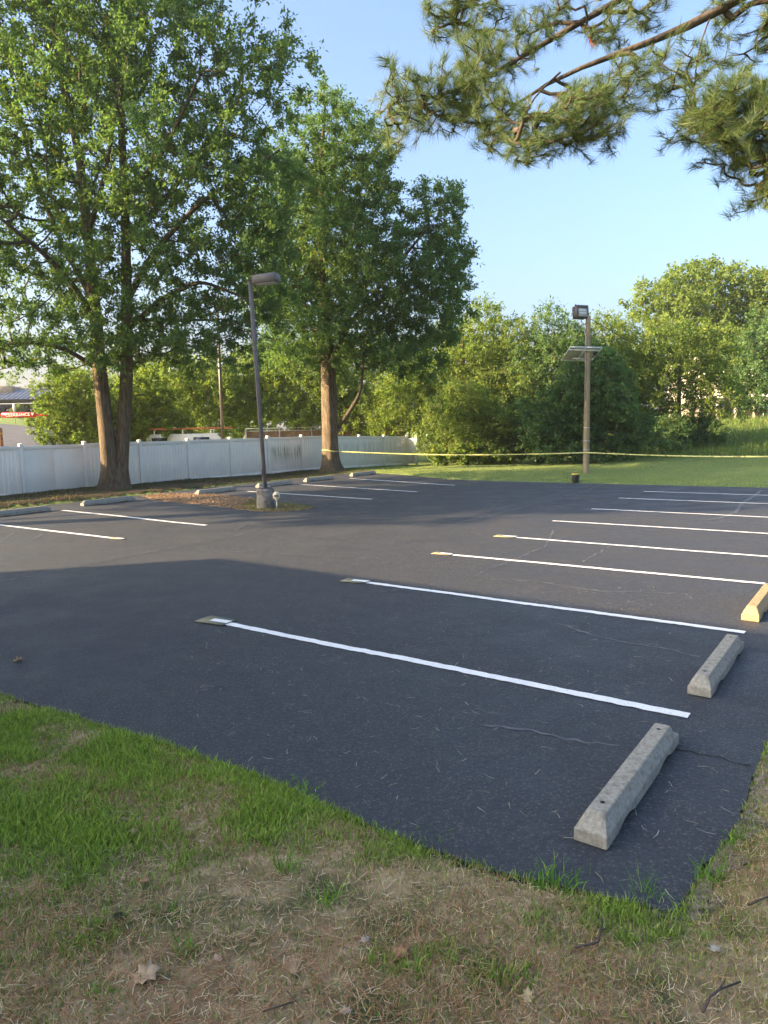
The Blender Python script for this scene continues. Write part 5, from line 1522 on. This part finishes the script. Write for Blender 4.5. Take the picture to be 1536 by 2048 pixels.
# clearance bar
cY = 33.0
ca, cb = at(4, 830, cY), at(72, 829.5, cY)
cl_ = empty('clearance_bar', (at(-40, 900, cY)[0], cY, float(height(np.array([[at(-40, 900, cY)[0], cY]]))[0]))); tag(cl_, 'red clearance bar with white lettering over the drive at the left photo edge', 'barrier')
off = np.array(cl_.location)
a_, b_ = ca - off, cb - off
MB().tube([a_, a_ + (b_ - a_) * .02, a_ + (b_ - a_) * .98, b_], [.08, .125, .125, .08], 14).build('bar', M['red'], cl_)
ex = at(93, 831, cY) - off
MB().tube([(0, 0, a_[2]), tuple(a_)], .04, 8).build('arm', M['red'], cl_)
MB().tube([b_, ex], .035, 8).build('arm_end', M['red'], cl_)
MB().bbox((-.12, -.12, -.2), (.12, .12, a_[2] + .3), .02).build('post', M['rust'], cl_)
mid_ = (a_ + b_) / 2
t_ = text("CLEARANCE 9'", .20, cl_, M['white_print'], (mid_[0] + .1, mid_[1] - .132, mid_[2]), (R(90), R(-1), 0))
# small sign on a stake
q_ = at(31, 845, 60); zq = float(height(q_[None, :2])[0])
e = empty('stake_sign', (q_[0], q_[1], zq)); tag(e, 'small blue-grey sign on a thin post before the restaurant', 'sign')
MB().tube([(0, 0, -.1), (0, 0, 1.3)], .03, 6).build('post', M['galv'], e)
MB().bbox((-.12, -.06, 1.0), (.12, -.03, 1.6), .01).build('plate', M['panel_back'], e)
q_ = at(1, 872, 36); zq = float(height(q_[None, :2])[0])
e = empty('bollard', (q_[0], q_[1], zq)); tag(e, 'rusty orange bollard just above the fence at the left photo edge', 'bollard')
MB().tube([(0, 0, -.1), (0, 0, q_[2] - zq + .35), (0, 0, q_[2] - zq + .42)], [.1, .1, .05], 12).build('shaft', M['rust'], e)
MB().tube([(0, 0, q_[2] - zq + .1), (0, 0, q_[2] - zq + .16)], .105, 12).build('band', M['yellow_paint'], e)

# ------------------------------------------------------------------ cream building far right
cb_ = at(1500, 836, 105); zc = float(height(cb_[None, :2])[0])
cbld = empty('cream_building', (cb_[0], cb_[1], zc), R(-6)); tag(cbld, 'cream commercial building half hidden behind trees at the right photo edge', 'building')
top = at(1500, 690, 105)[2] - zc
MB().box((-8, 0, -1), (26, 14, top)).build('wall', M['cream_wall'], cbld)
MB().bbox((-8.3, -.3, top - .5), (26.3, 14.3, top + .15), .05).build('parapet', M['white_metal'], cbld)
for x in np.arange(-7, 25, 2.6):
    w = MB().box((x, -.08, .4), (x + 2.0, .05, 3.0)).build('window', M['glass'], cbld)
    MB().box((x + .96, -.13, .4), (x + 1.04, -.081, 3.0)).build('mullion', M['white_metal'], w)
    MB().bbox((x - .45, -.35, 0), (x - .1, .0, 3.4), .02).build('column', M['cream_wall'], cbld)
MB().box((-8.2, -.5, 3.4), (26, .0, 3.75)).build('canopy', M['white_metal'], cbld)

# ------------------------------------------------------------------ thin morning haze
m, nt, b, out = newmat('haze_air')
nt.nodes.remove(b)
pv = nt.nodes.new('ShaderNodeVolumePrincipled')
pv.inputs['Density'].default_value = .00032
pv.inputs['Color'].default_value = (.93, .96, 1, 1)
pv.inputs['Anisotropy'].default_value = .2
nt.links.new(pv.outputs[0], out.inputs['Volume'])
hz = MB().box((-690, -59, -4), (690, 1390, 60)).build('haze', m)
tag(hz, 'thin morning haze in the air', kind='stuff')
